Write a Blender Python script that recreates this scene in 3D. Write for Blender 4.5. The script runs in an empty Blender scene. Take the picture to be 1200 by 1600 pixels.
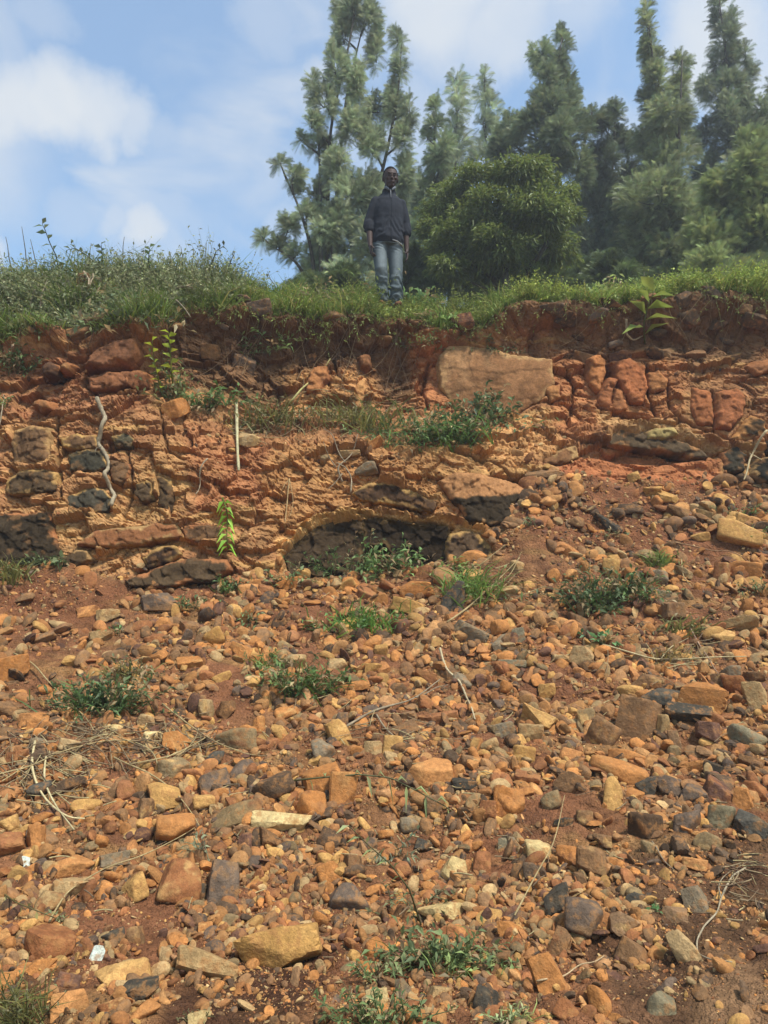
import bpy, bmesh, math, random
import numpy as np
from mathutils import Vector

rng = np.random.default_rng(7)
random.seed(7)
SC = bpy.context.scene
COL = SC.collection
R = math.radians

# ------------------------------------------------------------------ camera, sky, sun, exposure
PITCH = R(7.0)
FPX = 1155.0
cam_d = bpy.data.cameras.new("camera")
cam = bpy.data.objects.new("camera", cam_d)
COL.objects.link(cam)
cam.location = (0, 0, 0)
cam.rotation_euler = (R(90) + PITCH, 0, 0)
cam_d.sensor_fit = 'VERTICAL'
cam_d.sensor_height = 24
cam_d.lens = 24 * FPX / 1600
cam_d.clip_start = 0.05
cam_d.clip_end = 2000
SC.camera = cam

SUN_ELEV, SUN_AZ = 60.0, 132.0        # azimuth measured clockwise from +Y (away from the camera)
SUN_DIR = Vector((math.sin(R(SUN_AZ)) * math.cos(R(SUN_ELEV)), math.cos(R(SUN_AZ)) * math.cos(R(SUN_ELEV)), math.sin(R(SUN_ELEV))))
sd = bpy.data.lights.new("sun", 'SUN')
sd.energy = 3.5
sd.angle = R(8)
sd.color = (1.0, 0.965, 0.92)
sun = bpy.data.objects.new("sun", sd)
COL.objects.link(sun)
sun.location = (5, -5, 20)
sun.rotation_euler = (-SUN_DIR).to_track_quat('-Z', 'Y').to_euler()

SC.view_settings.view_transform = 'Standard'
SC.view_settings.look = 'None'
SC.view_settings.gamma = 1
SC.view_settings.use_curve_mapping = False
SC.view_settings.exposure = 0.62

SP, CP = math.sin(PITCH), math.cos(PITCH)


def P(px, py, Y):
    """world points seen at pixel (px, py) of the 1200x1600 photograph at world depth Y"""
    px = np.asarray(px, float); py = np.asarray(py, float); Y = np.asarray(Y, float)
    u = (px - 600) / FPX; v = (800 - py) / FPX
    yw = CP - SP * v; zw = SP + CP * v
    t = Y / yw
    return np.stack(np.broadcast_arrays(u * t, Y, zw * t), -1)


def proj(p):
    p = np.asarray(p, float)
    f = p[..., 1] * CP + p[..., 2] * SP
    up = -p[..., 1] * SP + p[..., 2] * CP
    return 600 + FPX * p[..., 0] / f, 800 - FPX * up / f, f


def lin(rgb, k=1.0):
    c = np.asarray(rgb, float) / 255.0
    return np.where(c <= 0.04045, c / 12.92, ((c + 0.055) / 1.055) ** 2.4) * k


EARTH = np.array([0.96, 1.04, 0.93])


def elin(rgb, k=1.0):
    return lin(rgb, k) * EARTH


def nd(nt, kind, **kw):
    n = nt.nodes.new(kind)
    for k, v in kw.items():
        setattr(n, k, v)
    return n


def build_world():
    w = bpy.data.worlds.new("World")
    SC.world = w
    w.use_nodes = True
    nt = w.node_tree
    nt.nodes.clear()
    L = nt.links.new
    out = nd(nt, 'ShaderNodeOutputWorld')
    bg = nd(nt, 'ShaderNodeBackground')
    bg.inputs['Strength'].default_value = 0.135
    sky = nd(nt, 'ShaderNodeTexSky', sky_type='NISHITA')
    sky.sun_disc = False
    sky.sun_elevation = R(SUN_ELEV)
    sky.sun_rotation = R(SUN_AZ)
    sky.air_density = 1.15
    sky.dust_density = 1.6
    sky.ozone_density = 0.8
    tc = nd(nt, 'ShaderNodeTexCoord')
    wn = nd(nt, 'ShaderNodeTexNoise'); wn.inputs['Scale'].default_value = 3.2; wn.inputs['Detail'].default_value = 7; wn.inputs['Roughness'].default_value = 0.6
    L(tc.outputs['Generated'], wn.inputs['Vector'])
    sub = nd(nt, 'ShaderNodeVectorMath', operation='SUBTRACT'); sub.inputs[1].default_value = (0.5, 0.5, 0.5)
    L(wn.outputs['Color'], sub.inputs[0])
    sca = nd(nt, 'ShaderNodeVectorMath', operation='SCALE'); sca.inputs['Scale'].default_value = 0.20
    L(sub.outputs[0], sca.inputs[0])
    add = nd(nt, 'ShaderNodeVectorMath', operation='ADD')
    L(tc.outputs['Generated'], add.inputs[0]); L(sca.outputs[0], add.inputs[1])
    nrm = nd(nt, 'ShaderNodeVectorMath', operation='NORMALIZE')
    L(add.outputs[0], nrm.inputs[0])
    blobs = [(30, 150, 50, .9), (85, 158, 52, .95), (145, 176, 50, .9), (200, 190, 38, .7), (-20, 160, 60, .9), (255, 200, 26, .35),
             (225, 345, 44, .9), (165, 322, 30, .55), (285, 325, 30, .4), (0, 375, 26, .8), (110, 310, 35, .3),
             (495, 128, 42, .6), (455, 130, 30, .35), (690, 40, 80, .85), (790, 70, 70, .8), (640, 190, 50, .5), (720, 180, 40, .55),
             (890, 20, 60, .5), (1110, 60, 70, .85), (1190, 130, 70, .8), (960, 190, 45, .4), (70, 20, 38, .35), (415, 22, 40, .35),
             (580, 60, 60, .35), (470, 380, 40, .35), (-150, 200, 150, .7), (-250, 350, 160, .5), (1450, 150, 200, .7), (1400, 400, 200, .6)]
    cur = None
    for (px, py, r, s) in blobs:
        c = P(px, py, 1.0); c = c / np.linalg.norm(c)
        dt = nd(nt, 'ShaderNodeVectorMath', operation='DOT_PRODUCT')
        dt.inputs[1].default_value = tuple(c)
        L(nrm.outputs[0], dt.inputs[0])
        mr = nd(nt, 'ShaderNodeMapRange', interpolation_type='SMOOTHSTEP')
        mr.inputs['From Min'].default_value = math.cos(r / FPX * 1.25)
        mr.inputs['From Max'].default_value = math.cos(r / FPX * 0.25)
        mr.inputs['To Max'].default_value = s
        L(dt.outputs['Value'], mr.inputs['Value'])
        if cur is None:
            cur = mr.outputs[0]
        else:
            mx = nd(nt, 'ShaderNodeMath', operation='MAXIMUM')
            L(cur, mx.inputs[0]); L(mr.outputs[0], mx.inputs[1]); cur = mx.outputs[0]
    # thin wisps everywhere
    mp = nd(nt, 'ShaderNodeMapping'); mp.inputs['Scale'].default_value = (3.0, 3.0, 6.5)
    mp.inputs['Rotation'].default_value = (0, 0.35, 0)
    L(tc.outputs['Generated'], mp.inputs['Vector'])
    w2 = nd(nt, 'ShaderNodeTexNoise'); w2.inputs['Scale'].default_value = 1.3; w2.inputs['Detail'].default_value = 8; w2.inputs['Distortion'].default_value = 0.6
    L(mp.outputs[0], w2.inputs['Vector'])
    m2 = nd(nt, 'ShaderNodeMapRange', interpolation_type='SMOOTHSTEP')
    m2.inputs['From Min'].default_value = 0.44; m2.inputs['From Max'].default_value = 0.70; m2.inputs['To Max'].default_value = 0.75
    L(w2.outputs['Fac'], m2.inputs['Value'])
    mx = nd(nt, 'ShaderNodeMath', operation='MAXIMUM'); L(cur, mx.inputs[0]); L(m2.outputs[0], mx.inputs[1])
    # thin the clouds with fine noise
    w3 = nd(nt, 'ShaderNodeTexNoise'); w3.inputs['Scale'].default_value = 9; w3.inputs['Detail'].default_value = 6
    L(tc.outputs['Generated'], w3.inputs['Vector'])
    m3 = nd(nt, 'ShaderNodeMapRange'); m3.inputs['From Min'].default_value = 0.3; m3.inputs['From Max'].default_value = 0.6; m3.inputs['To Min'].default_value = 0.72; m3.inputs['To Max'].default_value = 1.0
    L(w3.outputs['Fac'], m3.inputs['Value'])
    mul = nd(nt, 'ShaderNodeMath', operation='MULTIPLY'); L(mx.outputs[0], mul.inputs[0]); L(m3.outputs[0], mul.inputs[1])
    hz = nd(nt, 'ShaderNodeMix', data_type='RGBA')      # a thin milky veil over the whole sky
    hz.inputs['Factor'].default_value = SKY_VEIL
    tint = nd(nt, 'ShaderNodeMix', data_type='RGBA', blend_type='MULTIPLY')
    tint.inputs['Factor'].default_value = 1.0; tint.inputs['B'].default_value = (.72, 1.03, 1.16, 1)
    L(sky.outputs[0], tint.inputs['A'])
    L(tint.outputs['Result'], hz.inputs['A']); hz.inputs['B'].default_value = (*CLOUD, 1)
    mix = nd(nt, 'ShaderNodeMix', data_type='RGBA')
    L(mul.outputs[0], mix.inputs['Factor']); L(hz.outputs['Result'], mix.inputs['A'])
    mix.inputs['B'].default_value = (*CLOUD, 1)
    L(mix.outputs['Result'], bg.inputs['Color'])
    L(bg.outputs[0], out.inputs['Surface'])


SKY_VEIL = 0.22
CLOUD = (3.75, 3.95, 4.15)
build_world()

# ------------------------------------------------------------------ noise
def _hash(ix, iy, iz, seed):
    h = (ix.astype(np.int64) * 374761393 + iy.astype(np.int64) * 668265263 + iz.astype(np.int64) * 2147483647 + seed * 1274126177) & 0xffffffff
    h = ((h ^ (h >> 13)) * 1274126177) & 0xffffffff
    h = ((h ^ (h >> 16)) * 2246822519) & 0xffffffff
    h = h ^ (h >> 15)
    return (h & 0xffffff) / float(0xffffff)


def vnoise(p, seed=0):
    i = np.floor(p).astype(np.int64); f = p - i; f = f * f * (3 - 2 * f)
    r = 0
    for dx in (0, 1):
        for dy in (0, 1):
            for dz in (0, 1):
                w = (f[..., 0] if dx else 1 - f[..., 0]) * (f[..., 1] if dy else 1 - f[..., 1]) * (f[..., 2] if dz else 1 - f[..., 2])
                r = r + w * _hash(i[..., 0] + dx, i[..., 1] + dy, i[..., 2] + dz, seed)
    return r * 2 - 1


def fbm(p, scale=1.0, octs=4, seed=0, rough=0.5):
    p = np.asarray(p, float) * scale
    a, s, r = 1.0, 0.0, 0
    for o in range(octs):
        r = r + a * vnoise(p + 17.3 * o, seed + o); s += a; a *= rough; p = p * 2.03
    return r / s


def worley(p, scale, seed=0):
    p = np.asarray(p, float) * scale
    i = np.floor(p).astype(np.int64)
    f1 = np.full(p.shape[:-1], 9.0); f2 = f1.copy(); cid = np.zeros(p.shape[:-1])
    for dx in (-1, 0, 1):
        for dy in (-1, 0, 1):
            for dz in (-1, 0, 1):
                c = i + np.array([dx, dy, dz])
                q = [c[..., k] + _hash(c[..., 0], c[..., 1], c[..., 2], seed + 11 * (k + 1)) for k in range(3)]
                d = np.sqrt((q[0] - p[..., 0]) ** 2 + (q[1] - p[..., 1]) ** 2 + (q[2] - p[..., 2]) ** 2)
                h = _hash(c[..., 0], c[..., 1], c[..., 2], seed + 77)
                m = d < f1
                f2 = np.where(m, f1, np.minimum(f2, d)); cid = np.where(m, h, cid); f1 = np.where(m, d, f1)
    return f1, f2, cid


def facets(p, scale, seed, off, tilt):
    """piecewise planar relief: every Voronoi cell has its own height and its own slope"""
    p = np.asarray(p, float) * scale
    i = np.floor(p).astype(np.int64)
    f1 = np.full(p.shape[:-1], 9.0); f2 = f1.copy(); h = np.zeros(p.shape[:-1])
    for dx in (-1, 0, 1):
        for dy in (-1, 0, 1):
            for dz in (-1, 0, 1):
                c = i + np.array([dx, dy, dz])
                v = [p[..., k] - c[..., k] - _hash(c[..., 0], c[..., 1], c[..., 2], seed + 11 * (k + 1)) for k in range(3)]
                d = np.sqrt(v[0] ** 2 + v[1] ** 2 + v[2] ** 2)
                g = [_hash(c[..., 0], c[..., 1], c[..., 2], seed + 50 + k) - .5 for k in range(4)]
                hh = g[3] * off * 2 + (v[0] * g[0] + v[2] * (g[2] - .25)) * tilt * 2
                m = d < f1
                f2 = np.where(m, f1, np.minimum(f2, d)); h = np.where(m, hh, h); f1 = np.where(m, d, f1)
    return h, f2 - f1


def sstep(a, b, x):
    t = np.clip((x - a) / (b - a), 0, 1)
    return t * t * (3 - 2 * t)


def poly_sd(px, py, poly):
    """signed pixel distance to a polygon, positive inside"""
    px = np.asarray(px, float); py = np.asarray(py, float)
    d = np.full(px.shape, 1e9); ins = np.zeros(px.shape, bool)
    n = len(poly)
    for k in range(n):
        ax, ay = poly[k]; bx, by = poly[(k + 1) % n]
        ex, ey = bx - ax, by - ay
        t = np.clip(((px - ax) * ex + (py - ay) * ey) / (ex * ex + ey * ey + 1e-9), 0, 1)
        d = np.minimum(d, np.hypot(px - ax - t * ex, py - ay - t * ey))
        c = ((ay > py) != (by > py)) & (px < (bx - ax) * (py - ay) / ((by - ay) if by != ay else 1e-9) + ax)
        ins ^= c
    return np.where(ins, d, -d)


def line_d(px, py, pts):
    d = np.full(np.shape(px), 1e9)
    for (ax, ay), (bx, by) in zip(pts[:-1], pts[1:]):
        ex, ey = bx - ax, by - ay
        t = np.clip(((px - ax) * ex + (py - ay) * ey) / (ex * ex + ey * ey + 1e-9), 0, 1)
        d = np.minimum(d, np.hypot(px - ax - t * ex, py - ay - t * ey))
    return d


# ------------------------------------------------------------------ meshes and tags
def mk(name, V, F, mat=None, col=None, parent=None, smooth=False, loc=None):
    V = np.asarray(V, float).reshape(-1, 3)
    F = np.asarray(F, np.int64)
    k = F.shape[1]
    me = bpy.data.meshes.new(name)
    me.vertices.add(len(V)); me.loops.add(F.size); me.polygons.add(len(F))
    if loc is not None:
        V = V - np.asarray(loc, float)
    me.vertices.foreach_set("co", V.astype(np.float32).ravel())
    me.loops.foreach_set("vertex_index", F.astype(np.int32).ravel())
    me.polygons.foreach_set("loop_start", (np.arange(len(F)) * k).astype(np.int32))
    me.polygons.foreach_set("loop_total", np.full(len(F), k, np.int32))
    if smooth:
        me.polygons.foreach_set("use_smooth", np.ones(len(F), bool))
    me.update(calc_edges=True)
    if col is not None:
        a = me.color_attributes.new("Col", 'FLOAT_COLOR', 'POINT')
        c = np.ones((len(V), 4), np.float32); c[:, :3] = col
        a.data.foreach_set("color", c.ravel())
    if mat:
        me.materials.append(mat)
    o = bpy.data.objects.new(name, me)
    COL.objects.link(o)
    if parent is not None:
        o.parent = parent
        if loc is not None:
            o.location = Vector(tuple(loc)) - parent.location if parent.type == 'EMPTY' else Vector(tuple(loc))
        elif parent.type == 'EMPTY':
            o.location = -parent.location
    elif loc is not None:
        o.location = tuple(loc)
    return o


def tag(o, label=None, cat=None, group=None, kind=None):
    for k, v in (('label', label), ('category', cat), ('group', group), ('kind', kind)):
        if v:
            o[k] = v
    return o


def thing(name, label, cat, loc, group=None):
    o = bpy.data.objects.new(name, None)
    COL.objects.link(o)
    o.location = tuple(float(c) for c in loc)
    o.empty_display_size = 0.1
    return tag(o, label, cat, group)


def tube(pts, rad, n=6, cap=True):
    """tube round a polyline; rad is scalar, list, or list of (ra, rb)"""
    pts = np.asarray(pts, float); m = len(pts)
    rad = [rad] * m if np.isscalar(rad) else list(rad)
    T = np.gradient(pts, axis=0); T /= np.linalg.norm(T, axis=1)[:, None] + 1e-9
    ref = np.array([1.0, 0, 0]) if abs(T[0][0]) < 0.9 else np.array([0, 0, 1.0])
    V, F = [], []
    a = np.arange(n) * 2 * math.pi / n
    s = ref
    for i in range(m):
        s = s - T[i] * s.dot(T[i]); s /= np.linalg.norm(s) + 1e-9
        b = np.cross(T[i], s)
        ra, rb = rad[i] if not np.isscalar(rad[i]) else (rad[i], rad[i])
        V.append(pts[i] + np.outer(np.cos(a) * ra, s) + np.outer(np.sin(a) * rb, b))
    V = np.concatenate(V)
    for i in range(m - 1):
        for k in range(n):
            k2 = (k + 1) % n
            F.append((i * n + k, i * n + k2, (i + 1) * n + k2, (i + 1) * n + k))
    if cap:
        c0, c1 = len(V), len(V) + 1
        V = np.concatenate([V, [pts[0] - T[0] * 0, pts[-1]]])
        for k in range(n):
            k2 = (k + 1) % n
            F.append((c0, k2, k, k)); F.append((c1, (m - 1) * n + k, (m - 1) * n + k2, (m - 1) * n + k2))
    return V, F


class Bag:
    """collects several shapes into one mesh of triangles"""
    def __init__(s):
        s.V, s.F, s.C, s.n = [], [], [], 0

    def add(s, V, F, c=(1, 1, 1)):
        V = np.asarray(V, float).reshape(-1, 3)
        F = [tuple(f) for f in F]
        T = []
        for f in F:
            f = [x for i, x in enumerate(f) if x not in f[:i]]
            for k in range(1, len(f) - 1):
                T.append((f[0], f[k], f[k + 1]))
        s.addt(V, np.array(T), c)

    def addt(s, V, T, c=(1, 1, 1)):
        s.V.append(V.reshape(-1, 3)); s.F.append(np.asarray(T) + s.n)
        c = np.asarray(c, float)
        s.C.append(np.broadcast_to(c, (len(s.V[-1]), 3)).copy()); s.n += len(s.V[-1])

    def build(s, name, mat, parent=None, smooth=False, loc=None):
        return mk(name, np.concatenate(s.V), np.concatenate(s.F), mat, np.concatenate(s.C), parent, smooth, loc)


# ------------------------------------------------------------------ materials
def mat_earth(name, rough=0.95, bump=((14, 0.02), (60, 0.010), (220, 0.004)), tint=0.35, vor=None, spec=0.25, dust=None):
    m = bpy.data.materials.new(name); m.use_nodes = True
    nt = m.node_tree; L = nt.links.new
    b = nt.nodes['Principled BSDF']
    b.inputs['Roughness'].default_value = rough
    b.inputs['Specular IOR Level'].default_value = spec
    at = nd(nt, 'ShaderNodeVertexColor', layer_name='Col')
    tc = nd(nt, 'ShaderNodeTexCoord')
    cur = at.outputs['Color']
    for (sc, amt, seed) in ((9, tint, 0), (45, tint, 3.3), (170, tint * 0.9, 7.1)):
        n = nd(nt, 'ShaderNodeTexNoise'); n.inputs['Scale'].default_value = sc; n.inputs['Detail'].default_value = 5
        mp = nd(nt, 'ShaderNodeMapping'); mp.inputs['Location'].default_value = (seed, seed * 2, 0)
        L(tc.outputs['Object'], mp.inputs['Vector']); L(mp.outputs[0], n.inputs['Vector'])
        mr = nd(nt, 'ShaderNodeMapRange'); mr.inputs['From Min'].default_value = 0.3; mr.inputs['From Max'].default_value = 0.7
        mr.inputs['To Min'].default_value = 1 - amt; mr.inputs['To Max'].default_value = 1 + amt
        L(n.outputs['Fac'], mr.inputs['Value'])
        mx = nd(nt, 'ShaderNodeVectorMath', operation='SCALE')
        L(cur, mx.inputs[0]); L(mr.outputs[0], mx.inputs['Scale'])
        cur = mx.outputs[0]
    if dust:
        n = nd(nt, 'ShaderNodeTexNoise'); n.inputs['Scale'].default_value = 22; n.inputs['Detail'].default_value = 7; n.inputs['Roughness'].default_value = 0.65
        L(tc.outputs['Object'], n.inputs['Vector'])
        mr = nd(nt, 'ShaderNodeMapRange', interpolation_type='SMOOTHSTEP'); mr.inputs['From Min'].default_value = 0.50; mr.inputs['From Max'].default_value = 0.62
        mr.inputs['To Max'].default_value = dust[1]
        L(n.outputs['Fac'], mr.inputs['Value'])
        mx = nd(nt, 'ShaderNodeMix', data_type='RGBA')
        L(mr.outputs[0], mx.inputs['Factor']); L(cur, mx.inputs['A']); mx.inputs['B'].default_value = (*elin(dust[0], .8), 1)
        cur = mx.outputs['Result']
    L(cur, b.inputs['Base Color'])
    nrm = None
    for sc, dist in bump:
        n = nd(nt, 'ShaderNodeTexNoise'); n.inputs['Scale'].default_value = sc; n.inputs['Detail'].default_value = 6; n.inputs['Roughness'].default_value = 0.6
        L(tc.outputs['Object'], n.inputs['Vector'])
        bp = nd(nt, 'ShaderNodeBump'); bp.inputs['Strength'].default_value = 0.9; bp.inputs['Distance'].default_value = dist
        L(n.outputs['Fac'], bp.inputs['Height'])
        if nrm: L(nrm, bp.inputs['Normal'])
        nrm = bp.outputs[0]
    if vor:
        for sc, dist in vor:
            n = nd(nt, 'ShaderNodeTexVoronoi'); n.inputs['Scale'].default_value = sc; n.inputs['Randomness'].default_value = 1
            L(tc.outputs['Object'], n.inputs['Vector'])
            bp = nd(nt, 'ShaderNodeBump', invert=True); bp.inputs['Strength'].default_value = 0.9; bp.inputs['Distance'].default_value = dist
            L(n.outputs['Distance'], bp.inputs['Height']); L(nrm, bp.inputs['Normal'])
            nrm = bp.outputs[0]
    L(nrm, b.inputs['Normal'])
    return m


def mat_leaf(name, trans=0.35, rough=0.55, spec=0.3, vary=0.25):
    m = bpy.data.materials.new(name); m.use_nodes = True
    nt = m.node_tree; L = nt.links.new
    b = nt.nodes['Principled BSDF']; out = nt.nodes['Material Output']
    b.inputs['Roughness'].default_value = rough
    b.inputs['Specular IOR Level'].default_value = spec
    at = nd(nt, 'ShaderNodeVertexColor', layer_name='Col')
    tc = nd(nt, 'ShaderNodeTexCoord')
    n = nd(nt, 'ShaderNodeTexNoise'); n.inputs['Scale'].default_value = 7; n.inputs['Detail'].default_value = 4
    L(tc.outputs['Object'], n.inputs['Vector'])
    mr = nd(nt, 'ShaderNodeMapRange'); mr.inputs['From Min'].default_value = 0.3; mr.inputs['From Max'].default_value = 0.7
    mr.inputs['To Min'].default_value = 1 - vary; mr.inputs['To Max'].default_value = 1 + vary
    L(n.outputs['Fac'], mr.inputs['Value'])
    mx = nd(nt, 'ShaderNodeVectorMath', operation='SCALE'); L(at.outputs['Color'], mx.inputs[0]); L(mr.outputs[0], mx.inputs['Scale'])
    L(mx.outputs[0], b.inputs['Base Color'])
    tr = nd(nt, 'ShaderNodeBsdfTranslucent'); L(mx.outputs[0], tr.inputs['Color'])
    ms = nd(nt, 'ShaderNodeMixShader'); ms.inputs[0].default_value = trans
    L(b.outputs[0], ms.inputs[1]); L(tr.outputs[0], ms.inputs[2]); L(ms.outputs[0], out.inputs['Surface'])
    return m


M_SOIL = mat_earth('red_soil', vor=((55, 0.010), (130, 0.005)), tint=0.22, spec=.12)
M_ROCK = mat_earth('weathered_rock', bump=((8, 0.012), (40, 0.007), (160, 0.003)), tint=0.2, rough=0.98, spec=.05)
M_WALL = mat_earth('fractured_bank', bump=((30, 0.006), (120, 0.003), (300, .0015)), tint=0.2, rough=.97, spec=.08, vor=((38, .0025),))
M_STONE = mat_earth('loose_stone', bump=((16, 0.012), (70, 0.005), (240, 0.002)), tint=0.20, rough=0.92, spec=0.18, dust=((174, 118, 74), 0.6))
M_GRIT = mat_earth('grit', bump=((60, 0.004), (240, 0.002)), tint=0.2, rough=0.95)
M_WOOD = mat_earth('dry_wood', bump=((60, 0.003), (240, 0.001)), tint=0.25, rough=0.85)
M_BARK = mat_earth('bark', bump=((14, 0.02), (60, 0.006)), tint=0.3, rough=0.95)
M_LEAF = mat_leaf('weed_leaf')
M_TREE = mat_leaf('tree_leaf', trans=0.4, rough=0.5, spec=0.4)
M_CLOTH = mat_earth('cloth', bump=((30, 0.004), (400, 0.001)), tint=0.10, rough=0.95, spec=0.1)
M_SKIN = mat_earth('skin', bump=((120, 0.001),), tint=0.08, rough=0.62, spec=0.25)

# ------------------------------------------------------------------ terrain
# columns across the picture: (row, depth) of turf horizon, soil edge, wall foot / shelf back, shelf front, wall base, mid talus, lower talus, ground at the camera
PROF = {
    -400: [(425, 8.2), (520, 7.1), (640, 6.95), (700, 6.8), (880, 6.2), (1050, 5.1), (1200, 4.15), (1600, 2.40), (2400, 1.40)],
    0:    [(432, 8.0), (522, 7.05), (620, 6.85), (700, 6.65), (888, 6.15), (1050, 5.10), (1200, 4.15), (1600, 2.40), (2400, 1.40)],
    100:  [(432, 8.0), (512, 7.0), (620, 6.80), (700, 6.62), (888, 6.18), (1050, 5.12), (1200, 4.2), (1600, 2.40), (2400, 1.40)],
    210:  [(432, 8.0), (510, 7.0), (620, 6.80), (700, 6.62), (892, 6.25), (1050, 5.18), (1200, 4.2), (1600, 2.40), (2400, 1.40)],
    290:  [(437, 8.0), (492, 7.25), (600, 7.2), (700, 6.72), (900, 6.35), (1050, 5.25), (1200, 4.25), (1600, 2.42), (2400, 1.40)],
    400:  [(462, 8.2), (498, 7.6), (630, 7.45), (705, 6.9), (905, 6.45), (1050, 5.32), (1200, 4.3), (1600, 2.42), (2400, 1.40)],
    520:  [(470, 8.3), (500, 7.8), (640, 7.6), (708, 7.0), (895, 6.65), (1050, 5.4), (1200, 4.35), (1600, 2.42), (2400, 1.40)],
    620:  [(474, 8.4), (518, 7.9), (640, 7.7), (706, 7.0), (885, 6.75), (1050, 5.42), (1200, 4.38), (1600, 2.42), (2400, 1.40)],
    740:  [(478, 8.4), (515, 7.95), (640, 7.75), (700, 7.0), (862, 6.65), (1050, 5.35), (1200, 4.35), (1600, 2.42), (2400, 1.40)],
    850:  [(474, 8.4), (492, 7.9), (648, 7.6), (690, 7.35), (745, 7.1), (1050, 5.25), (1200, 4.3), (1600, 2.40), (2400, 1.40)],
    1000: [(466, 8.3), (484, 7.8), (660, 7.45), (692, 7.38), (742, 7.2), (1050, 5.2), (1200, 4.25), (1600, 2.40), (2400, 1.40)],
    1120: [(458, 8.2), (478, 7.7), (665, 7.30), (700, 7.25), (752, 7.05), (1050, 5.15), (1200, 4.2), (1600, 2.38), (2400, 1.40)],
    1200: [(455, 8.1), (474, 7.6), (660, 7.2), (700, 7.15), (760, 6.95), (1050, 5.1), (1200, 4.15), (1600, 2.38), (2400, 1.40)],
    1600: [(440, 8.0), (468, 7.4), (650, 7.0), (700, 6.95), (780, 6.7), (1050, 5.0), (1200, 4.1), (1600, 2.38), (2400, 1.40)],
}
PX = np.array(sorted(PROF), float)
NL = 9


def level(i, px):
    rows = np.array([PROF[k][i][0] for k in sorted(PROF)], float)
    ys = np.array([PROF[k][i][1] for k in sorted(PROF)], float)
    wob = 5 * np.sin(px / 37.0 + i) + 4 * np.sin(px / 13.7 + 2 * i) if i in (1, 2, 3) else (8 * np.sin(px / 61.0 + i) if i == 4 else 0)
    return np.interp(px, PX, rows) + wob, np.interp(px, PX, ys)


gx = np.concatenate([np.arange(-900, -240, 24), np.arange(-240, 1442, 2.4), np.arange(1460, 2120, 24)])
gb = np.concatenate([np.arange(430, 905, 2.0), np.arange(905, 1650, 2.5), np.arange(1660, 2401, 14)])
NX, NB = len(gx), len(gb)
L0r, _ = level(0, gx)


def to_row(b, l0):
    return np.where(b < 560, l0 + (b - 430) / 130.0 * (560 - l0), b)


def from_row(py, l0):
    return np.where(py < 560, 430 + (py - l0) / (560 - l0) * 130.0, py)


GPY = to_row(gb[:, None], L0r[None, :])          # rows x columns
GPX = np.broadcast_to(gx[None, :], GPY.shape)
GY = np.zeros_like(GPY)
lev = [level(i, gx) for i in range(NL)]
for j in range(NX):
    GY[:, j] = np.interp(GPY[:, j], [lev[i][0][j] for i in range(NL)], [lev[i][1][j] for i in range(NL)])
k = np.array([1, 2, 3, 4, 3, 2, 1.0]); k /= k.sum()
for _ in range(3):                                # soften the creases
    pad = np.pad(GY, ((3, 3), (0, 0)), mode='edge')
    GY = sum(k[i] * pad[i:i + GY.shape[0]] for i in range(7))

W_BASE = lev[4][0][None, :]
W_TOP = lev[1][0][None, :]
BASE = P(GPX, GPY, GY)
# masks
wallm = sstep(-14, 14, W_BASE - GPY) * sstep(-6, 10, GPY - W_TOP)
talm = sstep(-12, 12, GPY - W_BASE)
turfm = 1 - sstep(-8, 6, GPY - W_TOP)

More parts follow.
